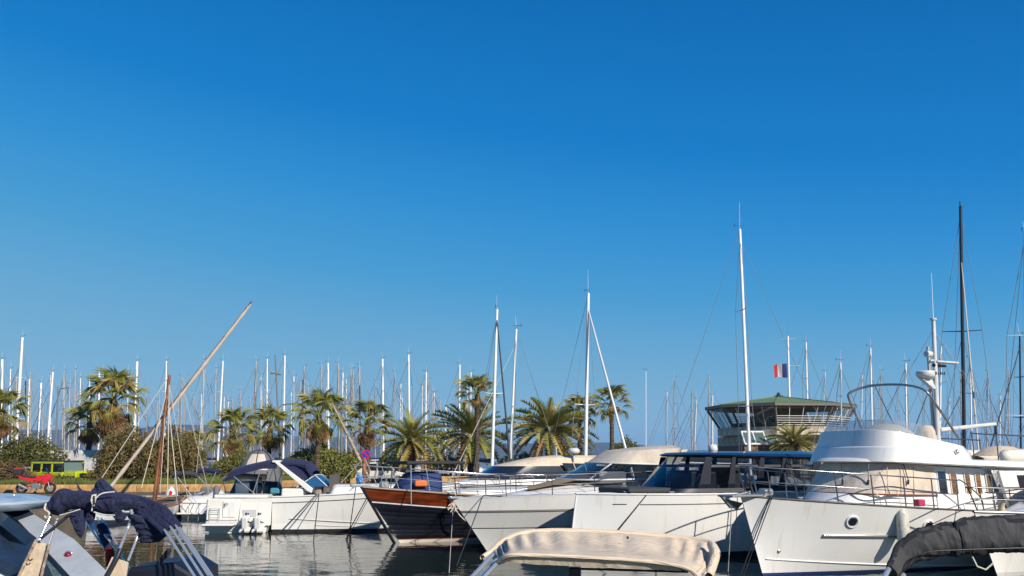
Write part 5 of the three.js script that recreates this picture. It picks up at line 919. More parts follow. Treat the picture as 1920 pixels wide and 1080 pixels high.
  // door and side windows with blinds
  const pane = (px0, py0, px1, py1, m, name, fr, off = .025) => { const a = Q(px0, py0, -1.36), b = Q(px1, py1, -1.36), c = (a.x + b.x) / 2, w = Math.abs(a.x - b.x) / 2, h0 = Math.min(a.y, b.y), h1 = Math.max(a.y, b.y); const lean = (y) => -1.355 + (y - 1.5) * .06; const o = obj(name, poly([V(c - w, h0, lean(h0) - off), V(c + w, h0, lean(h0) - off), V(c + w, h1, lean(h1) - off), V(c - w, h1, lean(h1) - off)]), m, g); const z0 = lean(h0) - off - .005, z1 = lean(h1) - off - .005, k = .016; obj('frame', tube([V(c - w - .01, h0, z0), V(c + w + .01, h0, z0), V(c + w + .01, h1, z1), V(c - w - .01, h1, z1), V(c - w - .01, h0, z0)].flatMap((p, i, q) => i < 4 ? [p, p.clone().lerp(q[i + 1], .5)] : [p]), k, 60, 5, .02), fr, o); return o; };
  const blind = mat([.38, .20, .075], .12, { clearcoat: 1, map: rep(T.wood, .8) });
  pane(1759, 883, 1779, 930, MT.glassDark, 'door_window', wh); pane(1783, 887, 1798, 927, blind, 'window', wh); pane(1810, 888, 1823, 929, blind, 'window', wh); pane(1830, 889, 1843, 930, blind, 'window', wh); pane(1850, 890, 1863, 930, mat([.14, .10, .06], .12, { clearcoat: 1 }), 'window', wh);
  pane(1754, 879, 1781, 956, wh, 'door', wh, .018); obj('door_handle', rod(Q(1757, 926, -1.4), Q(1757, 934, -1.4), .012), MT.chrome, g);
  { const q = Q(1875, 911, -1.3), d = new THREE.CylinderGeometry(.1, .1, .04, 20); d.rotateX(1.57); obj('porthole', d, MT.glassDark, g).position.set(q.x, q.y, -1.37); }
  // aft wing that carries the flybridge deck
  const a0 = Q(1868, 880, -1.55), a1 = Q(1888, 936, -1.55);
  for (const s of [-1, 1]) obj('aft_wing', extrude([[a0.x, 2.62], [a1.x, 1.5], [-11.6, 1.4], [-11.6, 2.0], [-10.2, 2.62]], s * 1.58 - .05, s * 1.58 + .05, .02), wh, g);
  { const q = Q(1910, 900, -1.6); obj('wing_window', extrude([[q.x + .12, q.y + .14], [q.x + .02, q.y - .28], [q.x - .7, q.y - .25], [q.x - .7, q.y + .14]], -1.645, -1.632, .0), MT.glassDark, g); }
  // flybridge: brow, lower moulding, crease, upper coaming
  const f0 = Q(1572, 868, 0).x, f1 = Q(1590, 812, 0).x, fAft = Q(1822, 858, -1.6).x;
  house([{ x0: -11.9, x1: f0 - .25, w: 1.62, wa: 1.66, y: 2.58, yf: 2.86, rf: .3, e: 2.6 }, { x0: -11.95, x1: f0 + .12, w: 1.74, wa: 1.76, y: 2.62, yf: 2.90, rf: .3, e: 2.6 }, { x0: -11.9, x1: f0 + .02, w: 1.72, wa: 1.74, y: 2.82, yf: 2.97, rf: .3, e: 2.6 }, { x0: -11.7, x1: f0 - .12, w: 1.62, wa: 1.66, y: 2.86, yf: 3.0, rf: .3, e: 2.6 }], g, [['brow_underside', wh], ['brow', wh], ['brow', wh], ['flybridge_deck', MT.deck]], 40);
  obj('brow_soffit', fan(ringPts({ x0: -11.8, x1: f0 - .3, w: 1.6, wa: 1.64, y: 2.585, yf: 2.862, rf: .3, e: 2.6 })), wh, g);
  house([{ x0: fAft, x1: f0 - .08, w: 1.66, y: 2.8, yf: 2.9, rf: .36, e: 3.3 }, { x0: fAft + .02, x1: f0 - .26, w: 1.60, y: 3.12, yf: 3.28, rf: .36, e: 3.3 }, { x0: fAft + .05, x1: f0 - .30, w: 1.56, y: 3.16, yf: 3.31, rf: .36, e: 3.3 }, { x0: fAft + .12, x1: f1 + .02, w: 1.46, y: 3.32, yf: 3.76, rf: .36, e: 3.3 }, { x0: fAft + .2, x1: f1 - .08, w: 1.38, y: 3.33, yf: 3.77, rf: .36, e: 3.3 }, { x0: fAft + .2, x1: f1 - .2, w: 1.32, y: 2.98, yf: 3.2, rf: .36, e: 3.3 }], g, [['coaming', wh], ['coaming_crease', wh], ['coaming', wh], ['coaming_cap', wh], ['coaming_inside', wh], [null]], 40);
  { const q = Q(1794, 847, -1.64), d = new THREE.SphereGeometry(.07, 12, 10); obj('deck_light', d, MT.chrome, g).position.copy(q); }
  // wind deflector, covered seats, steering console cover
  const wd = ringPts({ x0: fAft + 1.6, x1: f1 - .05, w: 1.38, y: 3.52, yf: 3.77, rf: .5, e: 2.6 }), wu = ringPts({ x0: fAft + 1.6, x1: f1 - .25, w: 1.3, y: 3.9, yf: 4.05, rf: .5, e: 2.6 });
  obj('wind_deflector', grid([wd, wu]), mat([.55, .62, .66], .05, { transmission: .75, thickness: 0 }), g);
  obj('console_cover', lathe([[0, .42], [.35, .38], [.7, .2], [.85, 0], [.85, -.4]], 16), MT.beigeGrey, g).position.set(f1 - 1.3, 3.55, -.2); obj('seat_cover', lathe([[0, .45], [.2, .42], [.3, .2], [.32, -.5]], 14), MT.beigeGrey, g).position.set(f1 - 2.9, 3.5, -.3);
  // stainless bimini arch
  const dk2 = mat([.30, .285, .27], .3, { metalness: .7 }), arch = [[1618, 808, 1.15], [1606, 780, 1.2], [1591, 745, 1.2], [1596, 735, 1.12], [1625, 725, .8], [1665, 721, .1], [1705, 723, -.7], [1734, 732, -1.2], [1750, 752, -1.3], [1772, 783, -1.3], [1796, 820, -1.3]].map(q => Q(...q));
  obj('bimini_bow', tube(arch, .036, 90, 8), dk2, g); obj('bimini_strut', rod(arch[1], Q(1600, 812, .9), .02), dk2, g); obj('bimini_strut', rod(arch[8], Q(1756, 816, -1.3), .02), dk2, g);
  // radar mast with dome, search light, spreader platform and boom
  const mb = Q(1756, 815, 0), mtp = Q(1750, 600, 0), mx = y => lerp(mb.x, mtp.x, (y - mb.y) / (mtp.y - mb.y)), my = py => Q(1753, py, 0).y;
  obj('mast', [rod(V(mb.x, 2.9, 0), mtp, .08, .06, 12), rod(V(mtp.x, mtp.y, 0), V(mtp.x, mtp.y + .05, 0), .1, .1, 10)], MT.whitePaint, g);
  const rd = obj('radar_dome', lathe([[0, -.12], [.21, -.11], [.28, -.02], [.28, .08], [.25, .12], [0, .14]], 26), MT.whitePaint, g); const rp = Q(1741, 703, -.1); rd.position.set(rp.x, my(704), 0); obj('radar_bracket', extrude([[.24, -.13], [-.2, -.13], [-.35, -.42], [-.22, -.42]], -.07, .07, .02), MT.whitePaint, rd); obj('radar_lettering', [-.06, .02, .1, .17, .24].map((x, i) => box(x + .0, x + .05, -.01 + .0 * i, .08 - .02 * (i % 2), .0, .004)).map(q => { q.rotateY(Math.PI * .92); q.translate(-.15, 0, -.288); return q; }), MT.black, rd);
  const sl = Q(1743, 664, 0); obj('search_light', [rod(V(sl.x - .05, sl.y, 0), V(sl.x + .16, sl.y, 0), .095, .095, 14), rod(V(sl.x, sl.y - .2, 0), V(mx(sl.y), sl.y - .18, 0), .03)], MT.whitePaint, g);
  const pl = my(678); obj('aerial_platform', [rbox(mx(pl) - 1.0, mx(pl), pl - .03, pl + .03, -.12, .12, .02)], MT.whitePaint, g); const p2 = my(685); obj('horn', [rod(V(mx(p2) - .5, p2, 0), V(mx(p2) + .05, p2, 0), .04, .06, 8)], MT.black, g);
  obj('aerial', rod(mtp.clone(), mtp.clone().add(V(-.1, 1.5, 0)), .012, .006, 5), MT.alu, g);
  const b0 = Q(1762, 806, 0), b1 = Q(1866, 795, 0); obj('boom', rod(b0, b1, .07, .06, 10), MT.whitePaint, g); obj('boom_block', rod(b1, b1.clone().add(V(0, -.32, 0)), .035, .05, 6), MT.black, g); obj('boom_lift', rod(b1, V(mx(mtp.y - .4), mtp.y - .4, 0), .008, .008, 4), MT.wire, g);
  for (const s of [-1, 1]) obj('mast_stay', rod(V(mx(mtp.y - .3), mtp.y - .3, 0), V(mb.x + 1.6 * (s > 0 ? 1 : -1), 3.3, s * 1.4), .008, .008, 4), MT.wire, g);
  obj('stand', [rod(V(mb.x - .05, 2.9, .15), V(mb.x - .1, my(650), .12), .05, .05, 8)], MT.aluGrey, g);
  // aft rail and dinghy on the flybridge deck
  const rz = -1.62, rx = [Q(1828, 862, rz).x, Q(1874, 866, rz).x, -10.6, -11.5], ry = 3.68; for (const s of [-1, 1]) { obj('aft_rail', tube([V(rx[0], ry, s * 1.6), V(rx[1], ry - .03, s * 1.6), V(rx[2], ry - .08, s * 1.6), V(rx[3], ry - .1, s * 1.58)], .02), mat([.15, .15, .15], .3, { metalness: .8 }), g); for (const x of rx) obj('stanchion', rod(V(x, 2.9, s * 1.6), V(x, ry - .03, s * 1.6), .018), mat([.15, .15, .15], .3, { metalness: .8 }), g); }
  for (const z of [-1.1, .8]) { const s = new THREE.SphereGeometry(.2, 14, 10); s.scale(1.5, 1, 1); obj('tube_end', s, mat([.62, .58, .5], .6), g).position.set(-8.9, 3.05, z); } obj('dinghy_tube', tube([V(-8.9, 3.05, -1.1), V(-10.9, 3.05, -1.1), V(-11.3, 3.08, -.5), V(-11.3, 3.08, .3), V(-10.9, 3.05, .8), V(-8.9, 3.05, .8)], .2, 40, 12), mat([.62, .58, .5], .6), g); obj('dinghy_cover', lathe([[0, .32], [.4, .28], [.85, .0]], 14), MT.beige, g).position.set(-9.9, 3.05, -.2);
  // guard rail, pulpit, anchor
  const rm = mat([.33, .32, .31], .25, { metalness: 1 });
  guardRail(g, { u0: .55, u1: .99, h: .78, n: 7, inset: .1, lead: .3, r: .019, m: rm });
  { const q = H.pt(.55, -1, .78, .1), e = H.pt(.47, -1, .02, .1); obj('rail_end', tube([q, q.clone().add(V(-.25, -.03, 0)), e.clone().add(V(.1, .35, 0)), e], .019), rm, g); const e2 = H.pt(.3, -1, .5, .1), e3 = H.pt(.46, -1, .5, .1); obj('rail', tube([e3, e2, H.pt(.05, -1, .45, .1)], .017), rm, g); for (const u of [.12, .22, .32, .42]) obj('stanchion', rod(H.pt(u, -1, 0, .1), H.pt(u, -1, .48, .1), .016), rm, g); }
  obj('bow_platform', [rbox(.1, 1.15, 2.0, 2.06, -.3, .3, .03)], MT.steel, g);
  obj('anchor', [rod(V(.3, 2.12, 0), V(1.2, 1.98, 0), .035), extrude([[1.3, 2.02], [1.05, 1.98], [.75, 1.7], [1.0, 1.72]], -.04, .04, .015), poly([V(1.25, 1.98, 0), V(.85, 1.86, .34), V(.78, 1.66, 0)]), poly([V(1.25, 1.98, 0), V(.85, 1.86, -.34), V(.78, 1.66, 0)])], mat([.45, .44, .42], .35, { metalness: .9 }), g);
  obj('windlass', [rbox(-.4, -.1, 2.02, 2.18, -.14, .14, .04), rod(V(-.25, 2.14, -.2), V(-.25, 2.14, .2), .06, .06, 10)], MT.steel, g);
  obj('wound_hose', [0, 1, 2].map(i => { const t = new THREE.TorusGeometry(.2 + .03 * i, .018, 6, 24); t.rotateY(.5 + i * .3); t.translate(.45, 2.45 + .02 * i, -.1); return t; }), MT.black, g);
  { const q = H.pt(.47, -1, -.0, 0), bx = H.pt(.652, -1, .06, .16); const fd = obj('fender', lathe([[0, -.48], [.1, -.45], [.155, -.36], [.16, 0], [.155, .34], [.09, .44], [.035, .47], [.035, .54]], 18), MT.fender, g); const fq = H.at(.715, 1.22, -1, .18); fd.position.copy(fq); obj('fender_line', rod(V(0, .5, 0), V(0, .95, .12), .008), MT.ropeLight, fd); obj('life_jacket_box', rbox(bx.x - .13, bx.x + .13, bx.y - .02, bx.y + .16, bx.z - .08, bx.z + .12, .03), MT.pink, g); }
  cleat(g, .9, -1); cleat(g, .38, -1);
  const wp = v => g.localToWorld(v.clone()), c = wp(H.pt(.955, -1, .05, -.02));
  line('mooring_line', 'dark line from the trawler bow cleat slanting down past the stem', [c, onLevel(1388, 1079, .02)], .016);
  line('mooring_line', 'second dark line beside the one on the trawler bow', [c.clone().add(V(.05, .0, .02)), onLevel(1394, 1079, .02)], .012);
  line('mooring_line', 'pale vertical line hanging from the trawler anchor to the water', [wp(V(.95, 1.7, .0)), onLevel(1365, 1072, .02)], .014, MT.ropeLight);
  line('mooring_line', 'thin line hanging straight from the trawler bow platform', [wp(V(.6, 1.98, .15)), wp(V(.62, .75, .3))], .01);
}
// yacht with its foredeck in front of the trawler stern, at the right edge
{
  const g = boat('motor_yacht', 'white yacht with bow rail and winch in front of the trawler stern', 1872, 1086, 30);
  const sh = u => 1.45 + .22 * u ** 1.6;
  hull(g, { L: 10, B: 3.3, bow: 1.67, aft: 1.45, rake: .75, sk: 1.6, um: .45, p: 2.2, fl: .9 }, [-.4, .05, .16, sh], [['bottom', MT.antifoul, 0, 2], ['boot_stripe', MT.gelGrey, 0, 1], ['hull_side', MT.gelWarm, 0, 6]]);
  rubRail(g, 0, 1, 0, .03, MT.steel, 'toe_rail', 0);
  house([{ x0: -8, x1: -.9, w: 1.1, y: 1.5, yf: 1.62, rf: .6 }, { x0: -8, x1: -1.6, w: .95, y: 1.95, yf: 1.8, rf: .6 }], g, [['coachroof_side', MT.gel], ['coachroof', MT.gel]]);
  guardRail(g, { u0: .2, h: .6, n: 8, inset: .1, lead: .35, r: .017, m: mat([.14, .14, .14], .3, { metalness: .9 }) });
  obj('winch', lathe([[0, .26], [.12, .26], [.12, .22], [.08, .18], [.08, .08], [.13, .04], [.14, 0], [0, 0]], 16), MT.cream, g).position.set(-.1, 1.64, -.2);
  house([{ x0: -7, x1: -2.6, w: 1.05, y: 1.9, rf: .4 }, { x0: -7, x1: -3.4, w: .9, y: 2.5, rf: .4 }, { x0: -6.6, x1: -4, w: .4, y: 2.6, rf: .4 }], g, [['sprayhood', MT.beigeGrey], ['sprayhood', MT.beigeGrey], ['sprayhood_top', MT.beigeGrey]]);
  obj('deck_hatch', rbox(-2.3, -1.7, 1.84, 1.9, -.3, .3, .02), MT.glassDark, g);
  line('mooring_line', 'pale looped rope under the dark grey bimini', [P(1823, 1044, 17), P(1832, 1062, 17), P(1848, 1068, 17), P(1862, 1056, 17)], .016, MT.ropeLight);
}
// ------------------------------------------------------------------ near boats whose canopies rise into the picture
function nearBoat(name, label, pos, turn, dims, hullM = MT.gel) {
  const g = thing(name, label, 'boat', pos, turn), sh = u => dims.aft + (dims.bow - dims.aft) * u ** 1.8;
  hull(g, dims, [-.35, .05, .15, sh], [['bottom', MT.antifoul, 0, 2], ['boot_stripe', MT.navyDark, 0, 1], ['hull_side', hullM, 0, 4]]);
  rubRail(g, 0, .99, 0, .03, MT.greyCloth, 'gunwale', 0); g.l = v => g.worldToLocal(v.clone()); return g;
}
const C = (g, arr) => arr.map(q => g.l(P(...q)));
function lumpy(pts, radii, { n = 40, k = 18, amp = .2, f = 1.2, flat = 1, sd = 0, fold = .35, up = V(0, 1, 0) } = {}) {   // a soft roll of cloth along a path
  const c = new THREE.CatmullRomCurve3(pts), rows = [];
  for (let j = 0; j <= n; j++) {
    const t = j / n, q = c.getPoint(t), tg = c.getTangent(t), sx = V().crossVectors(tg, up).normalize(), sy = V().crossVectors(sx, tg).normalize();
    const ri = t * (radii.length - 1), i0 = Math.min(radii.length - 2, Math.floor(ri)), r = lerp(radii[i0], radii[i0 + 1], ri - i0), row = [];
    for (let i = 0; i < k; i++) { const a = i / k * 6.2832, w = r * (1 + amp * (noise(Math.cos(a) * 1.4 + sd, Math.sin(a) * 1.4, t * n * .12 * f + sd) + .6 * noise(Math.cos(a) * 3 + sd, Math.sin(a) * 3, t * n * .3 * f) + fold * (.5 - Math.abs(noise(a * .55 + t * n * .10 * f + sd, t * n * .22 * f - Math.cos(a) * .8, sd) * 2.2)))); row.push(q.clone().addScaledVector(sx, Math.cos(a) * w * flat).addScaledVector(sy, Math.sin(a) * w)); }
    rows.push(row);
  }
  return [grid(rows, { closeU: true }), fan(rows[0]), fan(rows[n])];
}
function drape(rows, amp = .02, f = 6, sd = 0) { return grid(rows.map((r, j) => r.map((p, i) => p.clone().add(V(noise(i * .9 + sd, j * .5) * amp, noise(i * f * .1, j * .8 + sd) * amp * .5, noise(i * 1.3, j * .4 + sd) * amp))))); }
const refine = (pts, n) => { const c = new THREE.CatmullRomCurve3(pts); const o = []; for (let i = 0; i <= n; i++) o.push(c.getPoint(i / n)); return o; };

{ // grey and slate hardtop boat in the lower left corner
  const g = nearBoat('hardtop_boat', 'boat with pale blue hardtop roof on slanted grey and slate legs, lower left corner', [-6.6, 0, -9.6], 1.2, { L: 7.5, B: 2.6, bow: 1.2, aft: .9, rake: .8 }, MT.lightGrey);
  g.position.set(-7.2, 0, -8.2); g.updateMatrixWorld();
  const d = 9.5;
  // roof: a thin lens seen edge-on
  const rim = [], low = [], N = 40, c0 = P(-60, 942, 10), rx = 140 * 10 / F, rz = .95;
  const ringR = (s, y) => { const o = []; for (let i = 0; i < N; i++) { const a = i / N * 6.2832; o.push(g.l(V(c0.x + Math.sign(Math.cos(a)) * Math.abs(Math.cos(a)) ** .8 * rx * s, c0.y + y, c0.z + Math.sin(a) * rz * s))); } return o; };
  obj('hardtop', [grid([ringR(.9, -.07), ringR(1, -.01), ringR(.985, .03), ringR(.7, .07), ringR(.3, .09)], { closeU: true }), fan(ringR(.9, -.07)), fan(ringR(.3, .09))], MT.paleBlue, g);
  for (const [px, py] of [[7, 931], [26, 930]]) obj('roof_light', lathe([[0, .028], [.012, .028], [.018, .01], [.018, 0]], 8), MT.chrome, g).position.copy(g.l(P(px, py, 10)));
  // front leg: slate upper part, light grey lower part, both as slabs with thickness
  const slab = (pts, t, m, name) => { const a = pts.map(([x, y, dd]) => g.l(P(x, y, dd))), n = a[1].clone().sub(a[0]).cross(a[2].clone().sub(a[0])).normalize().multiplyScalar(t), b = a.map(p => p.clone().add(n)); const q = a.map((p, i) => i), gs = [poly(a), poly(b)]; a.forEach((p, i) => { const k = (i + 1) % a.length; gs.push(poly([p, a[k], b[k], b[i]])); }); return obj(name, gs, m, g); };
  slab([[2, 957, 10], [50, 953, 10], [80, 978, 9.7], [34, 976, 9.7]], .1, MT.slate, 'roof_leg');
  slab([[34, 975.5, 9.7], [64, 964.5, 9.85], [140, 1012, 9.2], [230, 1100, 8.3], [150, 1100, 8.3], [75, 1012, 9.3]], .09, MT.lightGrey, 'roof_leg');
  slab([[-40, 955, 10], [0, 984, 9.0], [52, 1025, 8.6], [30, 1085, 8.2], [-60, 1050, 8.4]], .1, MT.slate, 'side_leg');  // leg coloured dark slate to paint in its shaded side
  slab([[-40, 1012, 8.5], [14, 1066, 8.3], [22, 1100, 8.2], [-60, 1100, 8.2]], .05, MT.gel, 'console_panel');
  slab([[86, 1055, 8.7], [100, 1085, 8.5], [60, 1095, 8.5], [56, 1030, 8.8]], .08, MT.slate, 'inner_panel');
  const nl = g.l(P(128, 1041, 8.9)); const lg = new THREE.SphereGeometry(.036, 14, 10); obj('nav_light', lg, mat([.22, .01, .03], .1, { clearcoat: 1 }), g).position.copy(nl); const lr = obj('nav_light_rim', new THREE.TorusGeometry(.036, .008, 6, 18), MT.chrome, g); lr.position.copy(nl); lr.rotation.y = -g.rotation.y;
}
{ // navy canopy folded on stainless hoops with cream legs
  const g = nearBoat('canopy_boat', 'boat with folded navy canopy on stainless hoops and cream legs, lower left', [-1, 0, -6.2], 1.05, { L: 6, B: 2.3, bow: 1.1, aft: .85, rake: .8 });
  g.position.set(-3.6, 0, -5.4); g.updateMatrixWorld();
  const d = 7.2;
  const LM = (n, pts, rad, o, m = MT.navy) => obj(n, lumpy(C(g, pts), rad, o), m, g);
  // cloth bundles lofted between an upper and a lower outline, with a belly and creases
  const bundle = (n, top, bot, dd, belly, { N = 60, K = 22, fold = .16, f = 1, sd = 0, lean = 1 } = {}, m = MT.navy) => {
    const tc = new THREE.CatmullRomCurve3(C(g, top.map(p => [p[0], p[1], p[2] ?? dd]))), bc = new THREE.CatmullRomCurve3(C(g, bot.map(p => [p[0], p[1], p[2] ?? dd]))), toCam = V(0, 0, 1).applyAxisAngle(V(0, 1, 0), -g.rotation.y), rows = [];
    for (let j = 0; j <= N; j++) {
      const t = j / N, A = tc.getPoint(t), B = bc.getPoint(t), c = A.clone().lerp(B, .5), v = A.clone().sub(B).multiplyScalar(.5), len = v.length(), w = Math.min(belly, len * .95), row = [];
      for (let i = 0; i < K; i++) {
        const an = i / K * 6.2832, ca = Math.cos(an), sa = Math.sin(an), l = ca * lean;
        const crease = (.5 - Math.abs(noise(t * N * .16 * f + l * 1.5 + sd, l * 1.3 - t * N * .07 * f, sd) * 2)) + .6 * (.5 - Math.abs(noise(t * N * .33 * f - l * 2.2 + sd, l * 2.4, sd + 5) * 2));
        const k = 1 + fold * crease * (Math.abs(sa) * 1.6 + .25); row.push(c.clone().addScaledVector(v, ca * (1 + fold * .15 * crease)).addScaledVector(toCam, sa * w * k * 1.1));
      }
      rows.push(row);
    }
    return obj(n, [grid(rows, { closeU: true }), fan(rows[0]), fan(rows[N])], m, g);
  };
  bundle('folded_canopy', [[88, 943], [97, 935], [104, 925], [113, 917], [124, 916], [137, 920], [150, 919], [168, 921], [190, 922], [212, 922], [240, 926], [265, 930], [285, 936, d - .24]], [[88, 945], [96, 960], [105, 966], [116, 966], [128, 957], [140, 955], [155, 956], [170, 955], [188, 962], [212, 966], [238, 958], [264, 952], [285, 940, d - .24]], d, .13, { N: 80, fold: .14, f: .5 });
  bundle('canopy_peak', [[168, 928], [176, 914], [184, 900], [191, 896]], [[226, 930], [216, 920], [202, 907], [192, 896]], d + .02, .05, { N: 24, fold: .2, f: .8, sd: 4 });
  bundle('canopy_tip', [[168, 926], [156, 921], [148, 912], [143, 900]], [[172, 932], [158, 927], [147, 918], [143, 901]], d + .08, .02, { N: 16, sd: 2 }, MT.navyDark);
  const tops = [[304, 992], [314, 986], [325, 983], [334, 985]];
  bundle('canopy_sleeve', [[262, 938], [288, 947], [316, 967], [332, 980]], [[250, 955], [272, 968], [290, 985], [308, 996]], d - .36, .05, { N: 40, fold: .3, sd: 9 });
  tops.forEach(([x, y], i) => LM('canopy_sleeve', [[254 + i * 6, 953 - i * 4, d - .34], [280 + i * 8, 970 - i * 5, d - .42], [x + 3, y + 4, d - .52]], [.03, .032, .022], { amp: .15, sd: 20 + i, n: 26, k: 14, fold: .2 }));
  bundle('canopy_bag', [[238, 962], [250, 984], [260, 1002], [264, 1018]], [[278, 966], [300, 988], [311, 1004], [298, 1016]], d - .36, .07, { N: 34, fold: .28, f: .7, sd: 31 });
  bundle('canopy_flap', [[126, 958], [134, 978], [143, 998], [150, 1009]], [[160, 956], [159, 978], [157, 998], [152, 1010]], d - .03, .035, { N: 34, fold: .3, f: .7, sd: 41 });
  bundle('canopy_flap', [[152, 955], [160, 970], [168, 984]], [[180, 956], [178, 970], [171, 985]], d + .03, .03, { N: 24, fold: .25, f: .7, sd: 44 });
  bundle('canopy_flap', [[206, 958], [214, 970], [222, 982]], [[242, 956], [236, 970], [226, 982]], d - .1, .035, { N: 24, fold: .25, f: .7, sd: 47 });
  // white piping along the seams
  for (const [q, r] of [[[[172, 958, d - 0.14], [176, 940, d - 0.15], [190, 926, d - 0.14], [215, 922, d - 0.14]], .006], [[[176, 960, d - 0.15], [195, 965, d - 0.16], [215, 966, d - 0.18]], .005], [[[112, 966, d - 0.12], [128, 962, d - 0.13], [150, 955, d - 0.14]], .005], [[[230, 958, d - 0.28], [236, 960, d - 0.3], [262, 956, d - 0.32], [284, 942, d - 0.36]], .008]]) obj('piping', tube(C(g, q), r, 24, 6), MT.whitePaint, g);
  // pale label patch on the roll
  obj('patch', drape([C(g, [[172, 928, d - 0.16], [181, 926, d - 0.16]]), C(g, [[170, 938, d - 0.175], [180, 938, d - 0.175]]), C(g, [[173, 948, d - 0.17], [177, 949, d - 0.17]])], .0), mat([.62, .55, .46], .8), g);
  for (const y of [930, 934, 938, 942]) obj('patch_print', rod(...C(g, [[175, y, d - 0.182], [178, y + 2.5, d - 0.182]]), .006, .006, 4), MT.black, g);
  const pole = (a, b, r = .009, m = MT.chrome, n = 'canopy_pole') => obj(n, rod(...C(g, [a, b]), r, r, 9), m, g);
  pole([97, 962, d], [71, 1018, d - .1]); pole([108, 972, d - .05], [90, 1024, d - .15]); pole([142, 955, d - .05], [76, 1010, d - .15], .012, MT.black, 'gas_strut');
  for (const [a, b] of [[[170, 972, d + .4], [196, 1030, d + .2]], [[182, 970, d + .4], [214, 1028, d + .2]], [[190, 972, d + .35], [232, 1042, d + .1]], [[160, 975, d + .4], [190, 1022, d + .2]]]) pole(a, b, .008);
  obj('canopy_hoop', tube(C(g, [[246, 955, d - .4], [247, 968, d - .4], [240, 990, d - .4], [226, 1025, d - .5], [216, 1046, d - .55]]), .0115, 24, 9), MT.chrome, g); obj('canopy_hoop', tube(C(g, [[266, 958, d - .4], [268, 968, d - .4], [258, 1005, d - .4], [240, 1052, d - .5]]), .010, 24, 9), MT.chrome, g);
  obj('gas_strut', tube(C(g, [[226, 1030, d - .55], [216, 1052, d - .6], [198, 1085, d - .7]]), .018, 12, 8), MT.black, g);
  for (const [a, b] of [[[305, 988, d - .5], [372, 1092, d - .9]], [[316, 982, d - .5], [384, 1088, d - .9]], [[326, 980, d - .5], [392, 1080, d - .9]], [[334, 985, d - .5], [404, 1090, d - .9]]]) pole(a, b, .0095);
  pole([196, 1002, d + .1], [265, 1090, d - .2], .008);
  const leg = (a, b, c, e, t) => { const q = C(g, [a, b, c, e]), n = q[1].clone().sub(q[0]).cross(q[2].clone().sub(q[0])).normalize().multiplyScalar(t), k = q.map(p => p.clone().add(n)), gs = [poly(q), poly(k)]; q.forEach((p, i) => { const j = (i + 1) % 4; gs.push(poly([p, q[j], k[j], k[i]])); }); return gs; };
  obj('cream_leg', leg([68, 1013, d - .1], [90, 1021, d - .1], [66, 1110, d - .4], [22, 1110, d - .4], .04), MT.cream, g); pole([67, 1013, d - .14], [20, 1112, d - .46], .011, MT.sparPale, 'leg_edge'); pole([92, 1021, d - .14], [70, 1110, d - .46], .011, MT.sparPale, 'leg_edge'); obj('leg_catch', tube(C(g, [[53, 1049, d - .28], [57, 1051, d - .3], [61, 1048, d - .28]]), .005, 8, 5), MT.black, g);
  obj('cream_leg', leg([210, 1044, d - .55], [241, 1054, d - .55], [232, 1110, d - .7], [180, 1110, d - .7], .04), MT.cream, g);
  pole([264, 1100, d - .3], [300, 1030, d - .3].map((v, i) => i === 0 ? 318 : i === 1 ? 1030 : v), .018, MT.blackMat, 'dark_post');
  // navy cover of the console and a rolled ensign
  { const q = g.l(P(322, 1082, d - .1)), cb = obj('console_cover', extrude([[-.3, -.5], [.3, -.5], [.26, .06], [.12, .14], [-.2, .10], [-.3, -.05]], -.3, .3, .03), MT.navyDark, g); cb.position.copy(q); cb.rotation.y = -g.rotation.y; }
  obj('ensign_navy', lumpy(C(g, [[188, 985, d + .3], [198, 1005, d + .25], [204, 1030, d + .2]]), [.03, .04, .03], { amp: .3, sd: 15 }), MT.navy, g); obj('ensign_red', lumpy(C(g, [[204, 1028, d + .2], [206, 1040, d + .2], [203, 1062, d + .2]]), [.02, .036, .015], { amp: .3, sd: 16 }), MT.flagRed, g);
  obj('tie_cord', tube(C(g, [[86, 944, d - .05], [84, 955, d - .06], [92, 962, d - .08], [88, 972, d - .06], [84, 968, d - .05]]), .008, 24, 6), MT.ropeLight, g);
}
